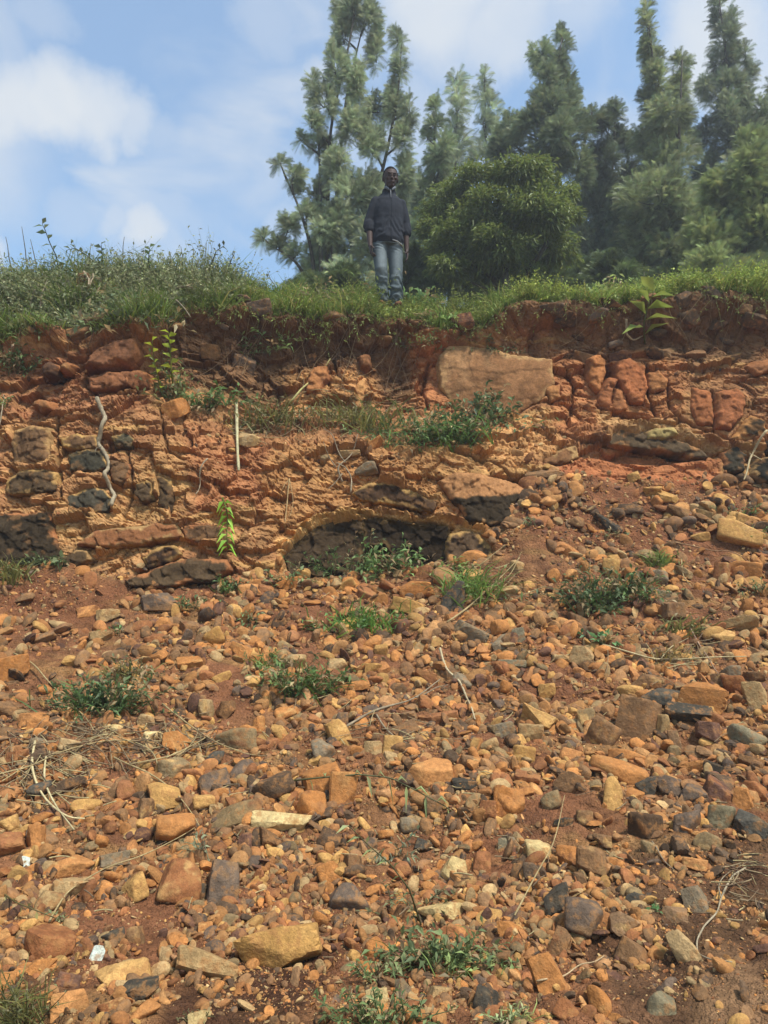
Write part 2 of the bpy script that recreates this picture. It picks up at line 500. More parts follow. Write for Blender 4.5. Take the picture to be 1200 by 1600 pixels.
# embedded rocks: outline in the picture, how far it stands out (m), body, rind, rind width px, dusty top share, label
DK, DB, BR, RB, OR, TN, OC = (60, 47, 38), (84, 63, 48), (112, 78, 56), (138, 84, 56), (166, 100, 60), (170, 126, 82), (184, 136, 78)
ROCKS = [
    ([(-40, 812), (20, 800), (55, 802), (86, 799), (84, 830), (94, 868), (70, 888), (20, 886), (-40, 885)], .05, DK, OR, 2.0, 'block', 'large charcoal block at the foot of the bank, in its left corner'),
    ([(20, 672), (45, 665), (78, 668), (80, 700), (76, 720), (55, 729), (22, 724), (17, 700)], .07, BR, TN, 5, 'block', 'squarish brown rock with a pale crust, left of the winding root'),
    ([(10, 748), (30, 735), (58, 732), (90, 738), (88, 768), (50, 772), (8, 773)], .05, DB, OC, 4, 'block', 'flat dark brown rock directly under the squarish brown rock'),
    ([(94, 685), (120, 676), (150, 680), (152, 698), (128, 704), (98, 700)], .05, BR, OC, 3, 'block', 'small brown rock above the cracked black rock beside the winding root'),
    ([(107, 712), (135, 702), (163, 704), (166, 728), (150, 740), (112, 738)], .05, (62, 56, 50), OC, 4, 'block', 'cracked black rock touching the left side of the winding root'),
    ([(104, 778), (130, 762), (160, 763), (176, 780), (170, 798), (135, 802), (108, 796)], .05, (76, 68, 62), OC, 3, 'block', 'grey streaked rock at the lower end of the winding root'),
    ([(172, 718), (205, 725), (200, 748), (188, 762), (172, 752)], .05, BR, OR, 2, 'block', 'brown squared rock touching the right side of the winding root'),
    ([(173, 682), (195, 676), (210, 686), (204, 700), (178, 702)], .05, (84, 74, 62), OC, 4, 'block', 'small dark knobbly rock right of the top of the winding root'),
    ([(212, 756), (230, 748), (241, 757), (240, 782), (222, 785), (212, 772)], .05, DB, OC, 4, 'block', 'upright dark rock with yellow rind, left of a pair below the bank middle'),
    ([(245, 744), (268, 750), (270, 770), (262, 797), (247, 790)], .05, DB, OC, 4, 'block', 'upright dark rock with yellow rind, right of a pair below the bank middle'),
    ([(196, 905), (235, 892), (262, 880), (300, 872), (360, 873), (366, 893), (330, 910), (260, 918), (205, 918)], .12, DB, OR, 4, 'slab', 'long low dark slab jutting from the foot of the bank'),
    ([(222, 872), (245, 854), (270, 852), (284, 866), (262, 884), (230, 890)], .08, (58, 40, 34), OC, 6, 'block', 'oval maroon rock with ochre rind above the long low dark slab'),
    ([(103, 872), (120, 857), (136, 860), (140, 874), (120, 886), (104, 884)], .06, DB, TN, 2, 'block', 'small dark rock right of the large charcoal block'),
    ([(286, 822), (312, 818), (346, 824), (342, 842), (310, 850), (288, 844)], .05, (96, 66, 48), OR, 3, 'block', 'long brown rock face left of the drooping bright green sprig'),
    ([(150, 828), (200, 822), (280, 816), (284, 838), (230, 850), (160, 858), (118, 852)], .05, (140, 84, 52), TN, 4, 'slab', 'wide orange brown rock band above the oval maroon rock'),
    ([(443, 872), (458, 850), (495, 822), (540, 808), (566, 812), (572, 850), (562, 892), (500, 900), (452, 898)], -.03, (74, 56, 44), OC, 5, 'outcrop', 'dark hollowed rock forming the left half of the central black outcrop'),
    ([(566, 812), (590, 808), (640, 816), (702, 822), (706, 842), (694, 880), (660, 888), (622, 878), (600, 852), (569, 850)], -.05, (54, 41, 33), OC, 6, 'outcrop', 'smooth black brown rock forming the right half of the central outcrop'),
    ([(700, 836), (722, 828), (748, 834), (768, 852), (770, 878), (730, 882), (696, 878)], .06, (92, 68, 54), OC, 5, 'block', 'rounded brown rock with peeling yellow rind right of the central outcrop'),
    ([(686, 752), (710, 738), (760, 742), (820, 760), (828, 772), (802, 790), (796, 816), (768, 826), (732, 820), (722, 800), (700, 778)], .08, DK, (170, 118, 76), 3, 'capped', 'pale capped boulder with a broken black underside above the rounded brown rock'),
    ([(548, 772), (570, 756), (604, 750), (640, 764), (682, 786), (676, 800), (640, 796), (600, 788), (566, 782)], .03, (78, 54, 42), OC, 5, 'block', 'scalloped dark rock ledge above the central black outcrop'),
    ([(684, 560), (698, 537), (735, 540), (800, 552), (862, 562), (866, 600), (846, 626), (810, 646), (760, 644), (712, 640), (690, 606)], .15, (152, 100, 66), (186, 138, 92), 7, 'boulder', 'big smooth tan boulder set in the bank below the turf'),
    ([(640, 655), (680, 646), (722, 652), (716, 668), (670, 676), (628, 672)], .10, (168, 112, 74), OR, 3, 'slab', 'flat pinkish slab lying at the back of the weedy shelf'),
    ([(921, 560), (934, 555), (948, 562), (944, 592), (934, 616), (920, 600)], .07, (176, 104, 56), OR, 2, 'block', 'narrow upright orange block, leftmost of the cracked orange wall'),
    ([(964, 566), (985, 558), (1008, 570), (1010, 606), (1004, 632), (984, 632), (972, 604), (962, 590)], .08, (170, 94, 54), OR, 2, 'block', 'tallest orange block in the middle of the cracked orange wall'),
    ([(934, 612), (950, 590), (963, 594), (956, 620), (952, 640), (936, 634)], .06, (158, 90, 54), OR, 2, 'block', 'slanting orange block between the narrow upright and tallest orange blocks'),
    ([(953, 636), (962, 606), (972, 612), (980, 640), (966, 644)], .06, (176, 104, 62), OR, 2, 'block', 'small triangular orange block under the tallest orange block'),
    ([(1012, 582), (1030, 578), (1044, 594), (1040, 610), (1022, 616), (1012, 606)], .07, (166, 102, 58), OR, 2, 'block', 'rounded orange block right of the tallest orange block'),
    ([(1080, 606), (1110, 612), (1114, 640), (1116, 668), (1090, 664), (1078, 640)], .07, (160, 90, 52), OR, 3, 'block', 'smooth orange block, left one of a big pair below loose rubble'),
    ([(1117, 614), (1150, 606), (1166, 620), (1160, 650), (1140, 674), (1118, 670)], .09, (154, 86, 52), OR, 3, 'block', 'smooth orange block, right one of a big pair below loose rubble'),
    ([(954, 674), (990, 672), (1040, 682), (1092, 700), (1108, 716), (1080, 716), (1040, 706), (990, 700), (952, 694)], .03, (88, 68, 54), (166, 110, 68), 4, 'slab', 'wide dark grey slab under the pale ledge of the orange wall'),
    ([(1004, 676), (1020, 668), (1052, 670), (1058, 680), (1040, 690), (1010, 688)], .09, (164, 136, 86), TN, 2, 'slab', 'speckled yellowish rock patch sitting on the wide dark grey slab'),
    ([(1140, 686), (1156, 664), (1172, 648), (1192, 656), (1196, 676), (1180, 690), (1152, 692)], .12, DK, (182, 118, 64), 6, 'block', 'black angular block with orange edge at the right end of the wall'),
    ([(1170, 742), (1184, 716), (1230, 708), (1230, 752), (1190, 756)], .14, (44, 40, 38), TN, 3, 'block', 'black hollow rock low at the right edge of the bank'),
    ([(1126, 706), (1150, 698), (1166, 712), (1160, 738), (1136, 740)], .06, (62, 54, 48), OR, 3, 'block', 'dark cracked rock between the wide grey slab and the black hollow rock'),
    ([(1190, 690), (1240, 684), (1240, 706), (1196, 712)], .1, (60, 50, 44), TN, 3, 'block', 'small dark rock above the black hollow rock at the bank edge'),
    ([(134, 576), (150, 548), (180, 534), (212, 526), (216, 552), (200, 568), (160, 578)], .10, (134, 82, 58), OR, 3, 'slab', 'broad reddish slanting slab high in the left part of the bank'),
    ([(136, 588), (170, 580), (200, 580), (206, 600), (180, 612), (142, 612)], .07, (140, 84, 56), OR, 2, 'block', 'cracked reddish rock just below the broad slanting slab'),
    ([(184, 588), (214, 576), (232, 584), (228, 604), (208, 608)], .07, (136, 80, 52), OR, 2, 'block', 'small reddish rock right of the cracked reddish rock'),
    ([(66, 575), (78, 566), (92, 572), (90, 588), (72, 590)], .10, (92, 62, 50), OR, 1.5, 'stone', 'dark reddish stone stuck in the upper left of the bank'),
    ([(92, 572), (106, 564), (114, 570), (108, 580), (94, 582)], .09, (158, 104, 64), OR, 1.5, 'stone', 'small tan stone beside the dark reddish stone in the bank'),
    ([(50, 634), (62, 624), (80, 628), (82, 640), (64, 646)], .09, (150, 96, 60), OR, 2, 'stone', 'orange brown lump above the squarish brown rock'),
    ([(476, 600), (490, 572), (508, 570), (512, 590), (498, 612), (478, 616)], .05, (176, 108, 62), OR, 3, 'block', 'orange cracked block in the shaded wall below hanging roots'),
    ([(560, 556), (576, 552), (580, 572), (562, 576)], .08, (148, 92, 60), OR, 2, 'block', 'small squared stone standing on a ledge below hanging roots'),
    ([(556, 600), (570, 590), (572, 616), (566, 640), (554, 640)], .05, (190, 128, 76), OR, 2, 'block', 'pale upright pillar of rock behind the weedy shelf'),
    ([(845, 720), (872, 704), (900, 694), (906, 716), (880, 728), (846, 730)], .09, (126, 82, 54), TN, 3, 'block', 'brown wedge with a pale top edge where the bank meets the rubble'),
    ([(852, 605), (876, 600), (876, 622), (858, 632)], .07, (176, 112, 64), OR, 2, 'block', 'crumbly orange lump right of the big smooth tan boulder'),
    ([(1164, 572), (1180, 564), (1215, 562), (1215, 580), (1180, 588)], .08, (164, 100, 64), OR, 2, 'block', 'pale orange rock high at the right edge of the bank'),
]
rock_in = np.zeros_like(GPY); rock_push = np.zeros_like(GPY)
for poly, proud, *_ in ROCKS:
    a = np.array(poly); x0, y0 = a.min(0) - 12; x1, y1 = a.max(0) + 12
    jj = np.where((gx > x0) & (gx < x1))[0]
    if len(jj) == 0: continue
    sl = (slice(None), slice(jj[0], jj[-1] + 1))
    msk = (GPY[sl] > y0) & (GPY[sl] < y1)
    s = poly_sd(GPX[sl], GPY[sl], poly)
    v = np.where(msk, sstep(-2, 5, s), 0)
    rock_in[sl] = np.maximum(rock_in[sl], v)
    rock_push[sl] = np.maximum(rock_push[sl], v * (0.05 if proud > -.01 else .12))

CRACKS = [[(470, 560), (462, 590), (480, 606)], [(486, 566), (510, 572), (516, 600)], [(520, 552), (530, 580), (545, 600)], [(672, 560), (660, 600), (668, 640)],
          [(300, 580), (330, 600), (360, 596)], [(130, 600), (150, 620), (200, 612)], [(1010, 560), (1012, 620), (1030, 650)], [(1044, 600), (1050, 640), (1064, 660)],
          [(930, 640), (980, 648), (1060, 652), (1140, 690)], [(250, 640), (265, 700), (290, 720)], [(88, 650), (90, 700), (96, 780)], [(200, 700), (206, 760), (190, 800)],
          [(860, 680), (900, 690), (950, 692)], [(700, 700), (760, 716), (820, 752)], [(560, 806), (640, 812), (706, 820)], [(440, 830), (500, 800), (560, 796)],
          [(1114, 612), (1117, 640), (1117, 680)], [(880, 560), (900, 600), (890, 650)], [(0, 660), (40, 655), (90, 664)], [(0, 790), (60, 784), (100, 790), (140, 812)]]


def wall_disp(B, px, py):
    w3 = B * np.array([1, 1, 1.0]) + 0.12 * np.stack([fbm(B, 2.3, 3, 5), fbm(B, 2.3, 3, 6), fbm(B, 2.3, 3, 7)], -1)
    h, e = facets(w3 * np.array([1.0, .6, 1.4]), 2.0, 23, .05, .07)
    d = h - .018 * (1 - sstep(0, .04, e))
    h, e = facets(w3 * np.array([1.0, .6, 1.5]), 4.4, 21, .032, .045)
    d += h - .020 * (1 - sstep(0, .06, e))
    h, e = facets(w3 * np.array([1.0, .6, 1.8]), 9.5, 31, .008, .016)
    d += h - .014 * (1 - sstep(0, .10, e))
    h, e = facets(w3 * np.array([.8, .6, 2.2]), 24.0, 41, .002, .005)
    d += h - .004 * (1 - sstep(0, .12, e))
    # thin layers weathering out, strongest in the middle of the bank
    zz = (B[..., 2] + .10 * fbm(B, 1.4, 3, 52) + .02 * fbm(B, 9, 2, 53)) * 17.0
    fl = zz - np.floor(zz)
    lay = sstep(.0, .3, fbm(B, 1.1, 3, 55)) * .8 + .2
    d += (fl - .5) * .020 * lay * _hash(np.floor(zz).astype(np.int64), np.floor(B[..., 0] * 3 + fbm(B, 4, 2, 54) * 2).astype(np.int64), (zz * 0).astype(np.int64), 5)
    d += fbm(B, 1.0, 3, 61) * 0.09 + fbm(B, 40, 2, 71) * 0.003
    return d


B = BASE
near = slice(None)
D = np.zeros_like(GPY)
wd = wall_disp(B, GPX, GPY)
crk = np.zeros_like(GPY)
for c in CRACKS:
    wx = GPX + 5 * fbm(B, 5, 3, 91); wy = GPY + 5 * fbm(B, 5, 3, 95)
    a = np.array(c); x0, y0 = a.min(0) - 14; x1, y1 = a.max(0) + 14
    m = (GPX > x0) & (GPX < x1) & (GPY > y0) & (GPY < y1)
    crk[m] = np.maximum(crk[m], np.exp(-(line_d(wx[m], wy[m], c) / 2.2) ** 2))
# smooth panels where the photo shows plain faces
smooth_poly = [[(935, 700), (1130, 715), (1130, 752), (900, 745)], [(930, 645), (1140, 690), (1100, 700), (930, 668)], [(1060, 600), (1170, 600), (1165, 690), (1070, 680)],
               [(672, 560), (690, 560), (700, 640), (655, 640)]]
smo = np.zeros_like(GPY)
for c in smooth_poly:
    smo = np.maximum(smo, sstep(-8, 8, poly_sd(GPX, GPY, c)))
wd = wd * (1 - 0.6 * smo) * (1 - 0.55 * rock_in)
t1, t2, tid = worley(B, 9.0, 101)
tal = fbm(B, 0.9, 3, 111) * 0.10 + fbm(B, 3.5, 3, 121) * 0.05 + fbm(B, 14, 4, 131) * 0.022 + (0.5 - t1) * 0.02
turf = fbm(B, 1.1, 3, 141) * 0.12 + fbm(B, 7, 3, 151) * 0.04
# the root-bound soil under the turf overhangs a little
lip = np.exp(-((GPY - W_TOP - 6) / 16.0) ** 2) * (0.16 + 0.10 * fbm(B, 2.2, 3, 161))
under = np.exp(-((GPY - W_TOP - 60) / 26.0) ** 2) * 0.10
D = wd * wallm + tal * talm + turf * turfm + lip - under * wallm - crk * 0.06 - rock_push
# undercut below the middle outcrop crust and right ledge
for (cx, cy, rx, ry, dep) in ((600, 852, 110, 34, .20), (1010, 705, 110, 16, .14), (1030, 735, 110, 14, .05), (130, 500, 60, 22, .18), (20, 496, 70, 22, .26), (740, 660, 40, 20, .05), (420, 600, 40, 60, .12), (610, 590, 36, 40, .10), (370, 810, 40, 10, .08)):
    D -= dep * np.exp(-(((GPX - cx) / rx) ** 2 + ((GPY - cy) / ry) ** 2) ** 2)
for line, wd_, hh in (([(440, 858), (478, 822), (560, 798), (640, 803), (706, 814), (750, 822), (778, 850)], 4.5, .07), ([(900, 672), (1000, 664), (1090, 688), (1140, 694)], 7.0, .07), ([(545, 760), (600, 746), (690, 776)], 5.0, .05)):
    dl = line_d(GPX + 16 * fbm(B, 7, 4, 91), GPY + 20 * fbm(B, 7, 4, 93), line)
    D += hh * np.exp(-(dl / wd_) ** 2)
dU = np.gradient(BASE, axis=1); dV = np.gradient(BASE, axis=0)
N = np.cross(dV, dU); N /= np.linalg.norm(N, axis=2)[..., None] + 1e-12
flip = np.sum(N * -BASE, axis=2) < 0
N[flip] *= -1
N = N * 0.6 + np.array([0, -0.4, 0.25]) * 0.8
N /= np.linalg.norm(N, axis=2)[..., None]
TER = BASE + N * D[..., None]


def surf(px, py, off=0.0, arr=None):
    """point of the finished hillside near pixel (px, py)"""
    px = np.atleast_1d(np.asarray(px, float)); py = np.atleast_1d(np.asarray(py, float))
    jx = np.interp(px, gx, np.arange(NX)); l0 = np.interp(px, gx, L0r)
    ib = np.interp(from_row(py, l0), gb, np.arange(NB))
    j0 = np.clip(jx.astype(int), 0, NX - 2); i0 = np.clip(ib.astype(int), 0, NB - 2)
    fj = (jx - j0)[:, None]; fi = (ib - i0)[:, None]
    A = TER if arr is None else arr
    r = (A[i0, j0] * (1 - fi) * (1 - fj) + A[i0 + 1, j0] * fi * (1 - fj) + A[i0, j0 + 1] * (1 - fi) * fj + A[i0 + 1, j0 + 1] * fi * fj)
    if off:
        r = r + off * surfn(px, py)
    return r


def surfn(px, py):
    r = surf(px, py, arr=N)
    return r / np.linalg.norm(r, axis=1)[:, None]


# colour of the ground and the rock, by place
def blendc(C, m, col, k=1.0):
    return C * (1 - m[..., None] * k) + elin(col) * (m[..., None] * k)


C = np.zeros(GPY.shape + (3,)) + elin((150, 92, 60))
nA = fbm(B, 1.6, 4, 201); nB = fbm(B, 6, 4, 211); nC = fbm(B * np.array([.5, .5, 3.]), 4, 4, 221)
C = blendc(C, sstep(-.1, .5, nA), (160, 106, 68)); C = blendc(C, sstep(0.1, .5, nB), (124, 76, 52), .7); C = blendc(C, sstep(.12, .4, nC), (184, 132, 78), .6)
wx = GPX + 16 * fbm(B, 3, 4, 231); wy = GPY + 12 * fbm(B, 3, 4, 241)
PAINT = [  # outline, colour, softness, strength
    ([(-900, 0), (2100, 0), (2100, 500), (1200, 530), (1000, 530), (850, 505), (700, 535), (600, 555), (420, 560), (300, 560), (210, 520), (0, 530), (-900, 540)], (112, 74, 52), 10, .85),
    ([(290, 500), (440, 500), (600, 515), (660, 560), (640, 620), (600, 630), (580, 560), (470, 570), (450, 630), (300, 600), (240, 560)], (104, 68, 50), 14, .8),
    ([(860, 480), (1200, 470), (1200, 560), (1100, 575), (1050, 560), (900, 545), (860, 530)], (118, 78, 56), 12, .8),
    ([(0, 540), (220, 530), (240, 640), (0, 650)], (146, 84, 58), 14, .6),
    ([(0, 650), (110, 645), (110, 700), (200, 720), (230, 690), (290, 700), (280, 790), (100, 800), (0, 790)], (176, 118, 74), 10, .45),
    ([(80, 790), (180, 790), (280, 800), (290, 870), (180, 900), (90, 880)], (182, 126, 80), 8, .45),
    ([(290, 660), (420, 690), (440, 780), (300, 800)], (156, 86, 54), 14, .6),
    ([(430, 690), (700, 700), (720, 780), (690, 815), (560, 800), (430, 860), (400, 740)], (168, 110, 62), 12, .6),
    ([(560, 796), (700, 812), (770, 830), (780, 880), (690, 822), (560, 812), (470, 840), (440, 880), (430, 850), (480, 806)], (200, 140, 82), 4, .8),
    ([(700, 700), (850, 640), (880, 700), (800, 740), (720, 740)], (190, 128, 76), 12, .6),
    ([(860, 540), (1070, 560), (1075, 650), (880, 690), (860, 640)], (164, 92, 54), 12, .7),
    ([(930, 645), (1060, 660), (1140, 700), (1060, 692), (930, 668)], (170, 120, 80), 5, .85),
    ([(900, 700), (1130, 712), (1130, 760), (860, 745)], (164, 86, 50), 8, .85),
    ([(640, 530), (700, 530), (700, 645), (655, 645)], (166, 92, 54), 8, .8),
    ([(450, 570), (580, 560), (590, 650), (440, 650)], (178, 116, 68), 10, .6),
    ([(0, 895), (200, 905), (360, 930), (200, 960), (0, 960)], (140, 80, 50), 14, .6),
    ([(820, 760), (1150, 780), (1100, 850), (900, 880), (800, 840)], (142, 84, 54), 22, .7),
    ([(450, 1150), (510, 1160), (540, 1220), (430, 1230)], (122, 70, 44), 14, .6),
    ([(380, 1470), (500, 1430), (520, 1530), (440, 1620), (250, 1620), (260, 1560)], (78, 48, 34), 14, .85),
    ([(960, 1330), (1220, 1310), (1220, 1640), (980, 1640), (900, 1480)], (102, 70, 50), 24, .8),
    ([(1080, 1540), (1150, 1510), (1210, 1560), (1190, 1630), (1080, 1620)], (180, 130, 92), 26, .6),  # pale lens glare painted into the soil colour
    ([(620, 1500), (820, 1520), (820, 1640), (540, 1640)], (128, 78, 50), 20, .5),
    ([(-20, 1480), (90, 1500), (120, 1640), (-20, 1640)], (96, 66, 44), 18, .6),
]
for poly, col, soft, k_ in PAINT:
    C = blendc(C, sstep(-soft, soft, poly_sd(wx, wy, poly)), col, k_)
C = blendc(C, turfm, (96, 82, 48), .7)
f1, f2, cid = worley(B * np.array([1, .8, 1.6]), 9, 251)
C = C * (0.82 + 0.36 * cid)[..., None]
C *= (1 - 0.5 * crk * wallm)[..., None]
lumi = C @ np.array([.3, .55, .15])
C = C * (1 - .22 * (wallm + .5 * talm).clip(0, 1))[..., None] + (lumi[..., None] * np.array([1.15, .98, .80])) * (.22 * (wallm + .5 * talm).clip(0, 1))[..., None]
C *= (0.70 + .30 * wallm)[..., None]
C = C * (1 + wallm[..., None] * (np.array([1.08, 1.09, .90]) - 1))

# continue the sheet: plateau behind the turf, and the ground under and behind the camera
rows_V, rows_C = [], []
for kk, dz in ((60, 1.5), (28, .9), (14, .55), (7, .28), (3, .1), (1.2, .02), (.45, .03)):
    e = TER[0].copy(); s = (e[:, 1] + kk) / e[:, 1]
    rows_V.append(np.stack([e[:, 0] * s, e[:, 1] + kk, e[:, 2] + dz], -1)); rows_C.append(np.broadcast_to(elin((90, 84, 48), .8), e.shape))
low_V, low_C = [], []
for yy, sx, zz in ((0.9, 1.15, -1.66), (-0.5, 2.2, -1.7), (-6, 6, -1.75), (-40, 30, -1.8)):
    e = TER[-1]
    low_V.append(np.stack([e[:, 0] * sx, np.full(NX, float(yy)), np.full(NX, float(zz))], -1)); low_C.append(np.broadcast_to(elin((140, 90, 60), .8), e.shape))
AV = np.concatenate([np.array(rows_V), TER, np.array(low_V)]); AC = np.concatenate([np.array(rows_C), C, np.array(low_C)])
nr = AV.shape[0]
idx = np.arange(nr * NX).reshape(nr, NX)
F = np.stack([idx[:-1, :-1], idx[1:, :-1], idx[1:, 1:], idx[:-1, 1:]], -1).reshape(-1, 4)
hs = mk('hillside', AV, F, M_SOIL, AC.reshape(-1, 3), smooth=True)
wf = np.zeros((nr - 1, NX - 1), bool)
wf[len(rows_V):len(rows_V) + NB - 1] = wallm[:-1, :-1] > .5
hs.data.polygons.foreach_set("use_smooth", ~wf.ravel())
hs.data.materials.append(M_WALL)
hs.data.polygons.foreach_set("material_index", wf.ravel().astype(np.int32))
tag(hs, 'cut bank of red weathered rock above a slope of rubble', kind='structure')
g = mk('ground', [(-300, -300, -2.2), (300, -300, -2.2), (300, 300, -2.2), (-300, 300, -2.2)], [(0, 1, 2, 3)], M_SOIL, np.tile(elin((120, 96, 60), .7), (4, 1)))
tag(g, 'level ground around the hill', kind='structure')

# ------------------------------------------------------------------ rocks set in the bank
def make_rock(poly, proud, body, rind, rw, style, label, seed):
    a = np.array(poly, float); x0, y0 = a.min(0) - 8; x1, y1 = a.max(0) + 8
    stp = 1.7
    xs = np.arange(x0, x1, stp); ys = np.arange(y0, y1, stp)
    X, Yp = np.meshgrid(xs, ys)
    base = surf(X.ravel(), Yp.ravel(), arr=BASE).reshape(X.shape + (3,))
    proud = proud * (.6 if style in ('block', 'boulder') else .9)
    n3 = fbm(base, 9, 4, seed) ; n4 = fbm(base, 30, 3, seed + 9)
    s = poly_sd(X, Yp, poly) + 3.0 * n3 + 1.2 * n4
    cx, cy = a.mean(0)
    tilt = (random.uniform(-.03, .03) * (X - cx) / (x1 - x0) * 2 + random.uniform(-.02, .05) * (Yp - cy) / (y1 - y0) * 2)
    f1, f2, cid = worley(base, 7.0, seed + 5)
    e = 2.6 if style != 'boulder' else 22.0
    prof = 1 - np.exp(-np.maximum(s, 0) / e)
    out = proud * prof + tilt * prof + (0.018 * n3 + 0.006 * n4) * (.15 if style == 'boulder' else 1) + (cid - .5) * (0.03 if style in ('outcrop', 'capped', 'block') else 0.01) * prof
    hf, ef = facets(base, 11.0, seed + 3, .008, .016)
    out += hf * prof * (style not in ('boulder', 'outcrop')) + (hf * .9 + (cid - .5) * .035) * prof * (style == 'outcrop') - .006 * (1 - sstep(0, .1, ef)) * prof * (style != 'boulder')
    out = np.where(s < 0, min(-0.04, proud - .04) + s * 0.02, out)
    front = base + np.array([0, -1.0, 0.0]) * out[..., None]
    back = base + np.array([0, 0.45, 0.0]) * 1.0
    keep = s > -4.0
    nv = X.size
    idx = np.arange(nv).reshape(X.shape)
    kq = keep[:-1, :-1] & keep[1:, :-1] & keep[1:, 1:] & keep[:-1, 1:]
    q = np.stack([idx[:-1, :-1], idx[1:, :-1], idx[1:, 1:], idx[:-1, 1:]], -1)[kq]
    # side walls round the border of kept quads
    ed = {}
    for f in q:
        for i in range(4):
            aa, bb = int(f[i]), int(f[(i + 1) % 4])
            if (bb, aa) in ed: del ed[(bb, aa)]
            else: ed[(aa, bb)] = 1
    side = np.array([(bb, aa, aa + nv, bb + nv) for aa, bb in ed]).reshape(-1, 4)
    Fs = np.concatenate([q, q[:, ::-1] + nv, side])
    Vv = np.concatenate([front.reshape(-1, 3), back.reshape(-1, 3)])
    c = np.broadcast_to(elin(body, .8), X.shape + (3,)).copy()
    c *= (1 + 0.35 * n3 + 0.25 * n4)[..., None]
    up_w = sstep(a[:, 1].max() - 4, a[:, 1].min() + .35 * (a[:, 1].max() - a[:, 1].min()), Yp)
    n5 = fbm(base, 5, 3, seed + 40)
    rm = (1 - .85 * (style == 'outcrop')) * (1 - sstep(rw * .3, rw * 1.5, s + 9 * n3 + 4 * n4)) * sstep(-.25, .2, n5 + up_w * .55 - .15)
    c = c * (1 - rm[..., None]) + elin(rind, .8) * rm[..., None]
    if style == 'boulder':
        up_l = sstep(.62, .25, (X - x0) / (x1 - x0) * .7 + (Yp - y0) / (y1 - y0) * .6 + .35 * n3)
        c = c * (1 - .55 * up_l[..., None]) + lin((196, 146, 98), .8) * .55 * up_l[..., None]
        st_ = sstep(.1, .5, fbm(base * np.array([1, 1, 3]), 5, 4, seed + 60))
        c *= (1 - .32 * st_)[..., None]
        for cr in ([(690, 575), (760, 586), (850, 580)], [(700, 618), (740, 606), (790, 628), (840, 622)], [(742, 540), (730, 562), (738, 590)]):
            dl_ = line_d(X + 6 * n3, Yp + 6 * n3, cr)
            front[..., 1] += .03 * np.exp(-(dl_ / 1.8) ** 2)
            c *= (1 - .45 * np.exp(-(dl_ / 1.6) ** 2))[..., None]
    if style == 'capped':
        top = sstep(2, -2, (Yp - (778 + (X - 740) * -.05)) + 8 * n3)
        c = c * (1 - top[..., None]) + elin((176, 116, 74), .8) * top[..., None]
    if style == 'block' and sum(body) < 260:
        du = sstep(.12, .4, fbm(base, 14, 4, seed + 30))
        c = c * (1 - .45 * du[..., None]) + elin((150, 100, 62), .8) * .45 * du[..., None]
    lm_ = c @ np.array([.3, .55, .15])
    c = (c * .80 + lm_[..., None] * np.array([1.15, .98, .8]) * .20) * np.array([1.08, 1.04, .90])
    cc = np.concatenate([c.reshape(-1, 3), c.reshape(-1, 3)])
    used = np.unique(Fs); rem = np.full(2 * nv, -1); rem[used] = np.arange(len(used))
    Vv = Vv[used]
    name = {'block': 'embedded_rock', 'slab': 'rock_slab', 'outcrop': 'rock_outcrop', 'boulder': 'boulder', 'capped': 'boulder', 'stone': 'stone'}[style]
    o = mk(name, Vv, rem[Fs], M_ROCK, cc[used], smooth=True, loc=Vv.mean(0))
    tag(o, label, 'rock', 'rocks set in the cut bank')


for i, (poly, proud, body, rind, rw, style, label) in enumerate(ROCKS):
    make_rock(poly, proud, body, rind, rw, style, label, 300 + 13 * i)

# ------------------------------------------------------------------ loose stones
def ico(sub):
    bm = bmesh.new(); bmesh.ops.create_icosphere(bm, subdivisions=sub, radius=1.0)
    V = np.array([v.co[:] for v in bm.verts]); Fc = np.array([[v.index for v in f.verts] for f in bm.faces]); bm.free()
    return V / np.linalg.norm(V, axis=1)[:, None], Fc


ICO2, ICO3, ICO4, ICO1 = ico(2), ico(3), ico(4), ico(1)


def rock_radius(Dv, nplanes, p, r):
    """radius along unit directions Dv of a random rounded polyhedron"""
    n = r.normal(size=(nplanes, 3)); n /= np.linalg.norm(n, axis=1)[:, None]
    h = r.uniform(.5, 1.0, nplanes)
    # close the shape with six box planes
    n = np.concatenate([n, np.eye(3), -np.eye(3)]); h = np.concatenate([h, r.uniform(.8, 1.0, 6)])
    q = np.maximum(Dv @ n.T, 0) / h
    return (q ** p).sum(1) ** (-1.0 / p)


PAL = {'ochre': (194, 142, 86), 'orange': (186, 120, 70), 'rust': (156, 98, 64), 'brown': (136, 98, 70), 'tan': (178, 140, 100), 'purple grey': (106, 84, 72), 'dark brown': (96, 72, 56),
       'charcoal': (78, 68, 60), 'grey': (134, 112, 92), 'grey green': (138, 121, 98), 'pale': (208, 172, 122), 'white': (206, 204, 196), 'olive': (142, 113, 82), 'maroon': (110, 74, 60)}
placed = []          # (px, py, w, h)
ANCH = []            # (px, py, reference phrase)
used_labels = set()


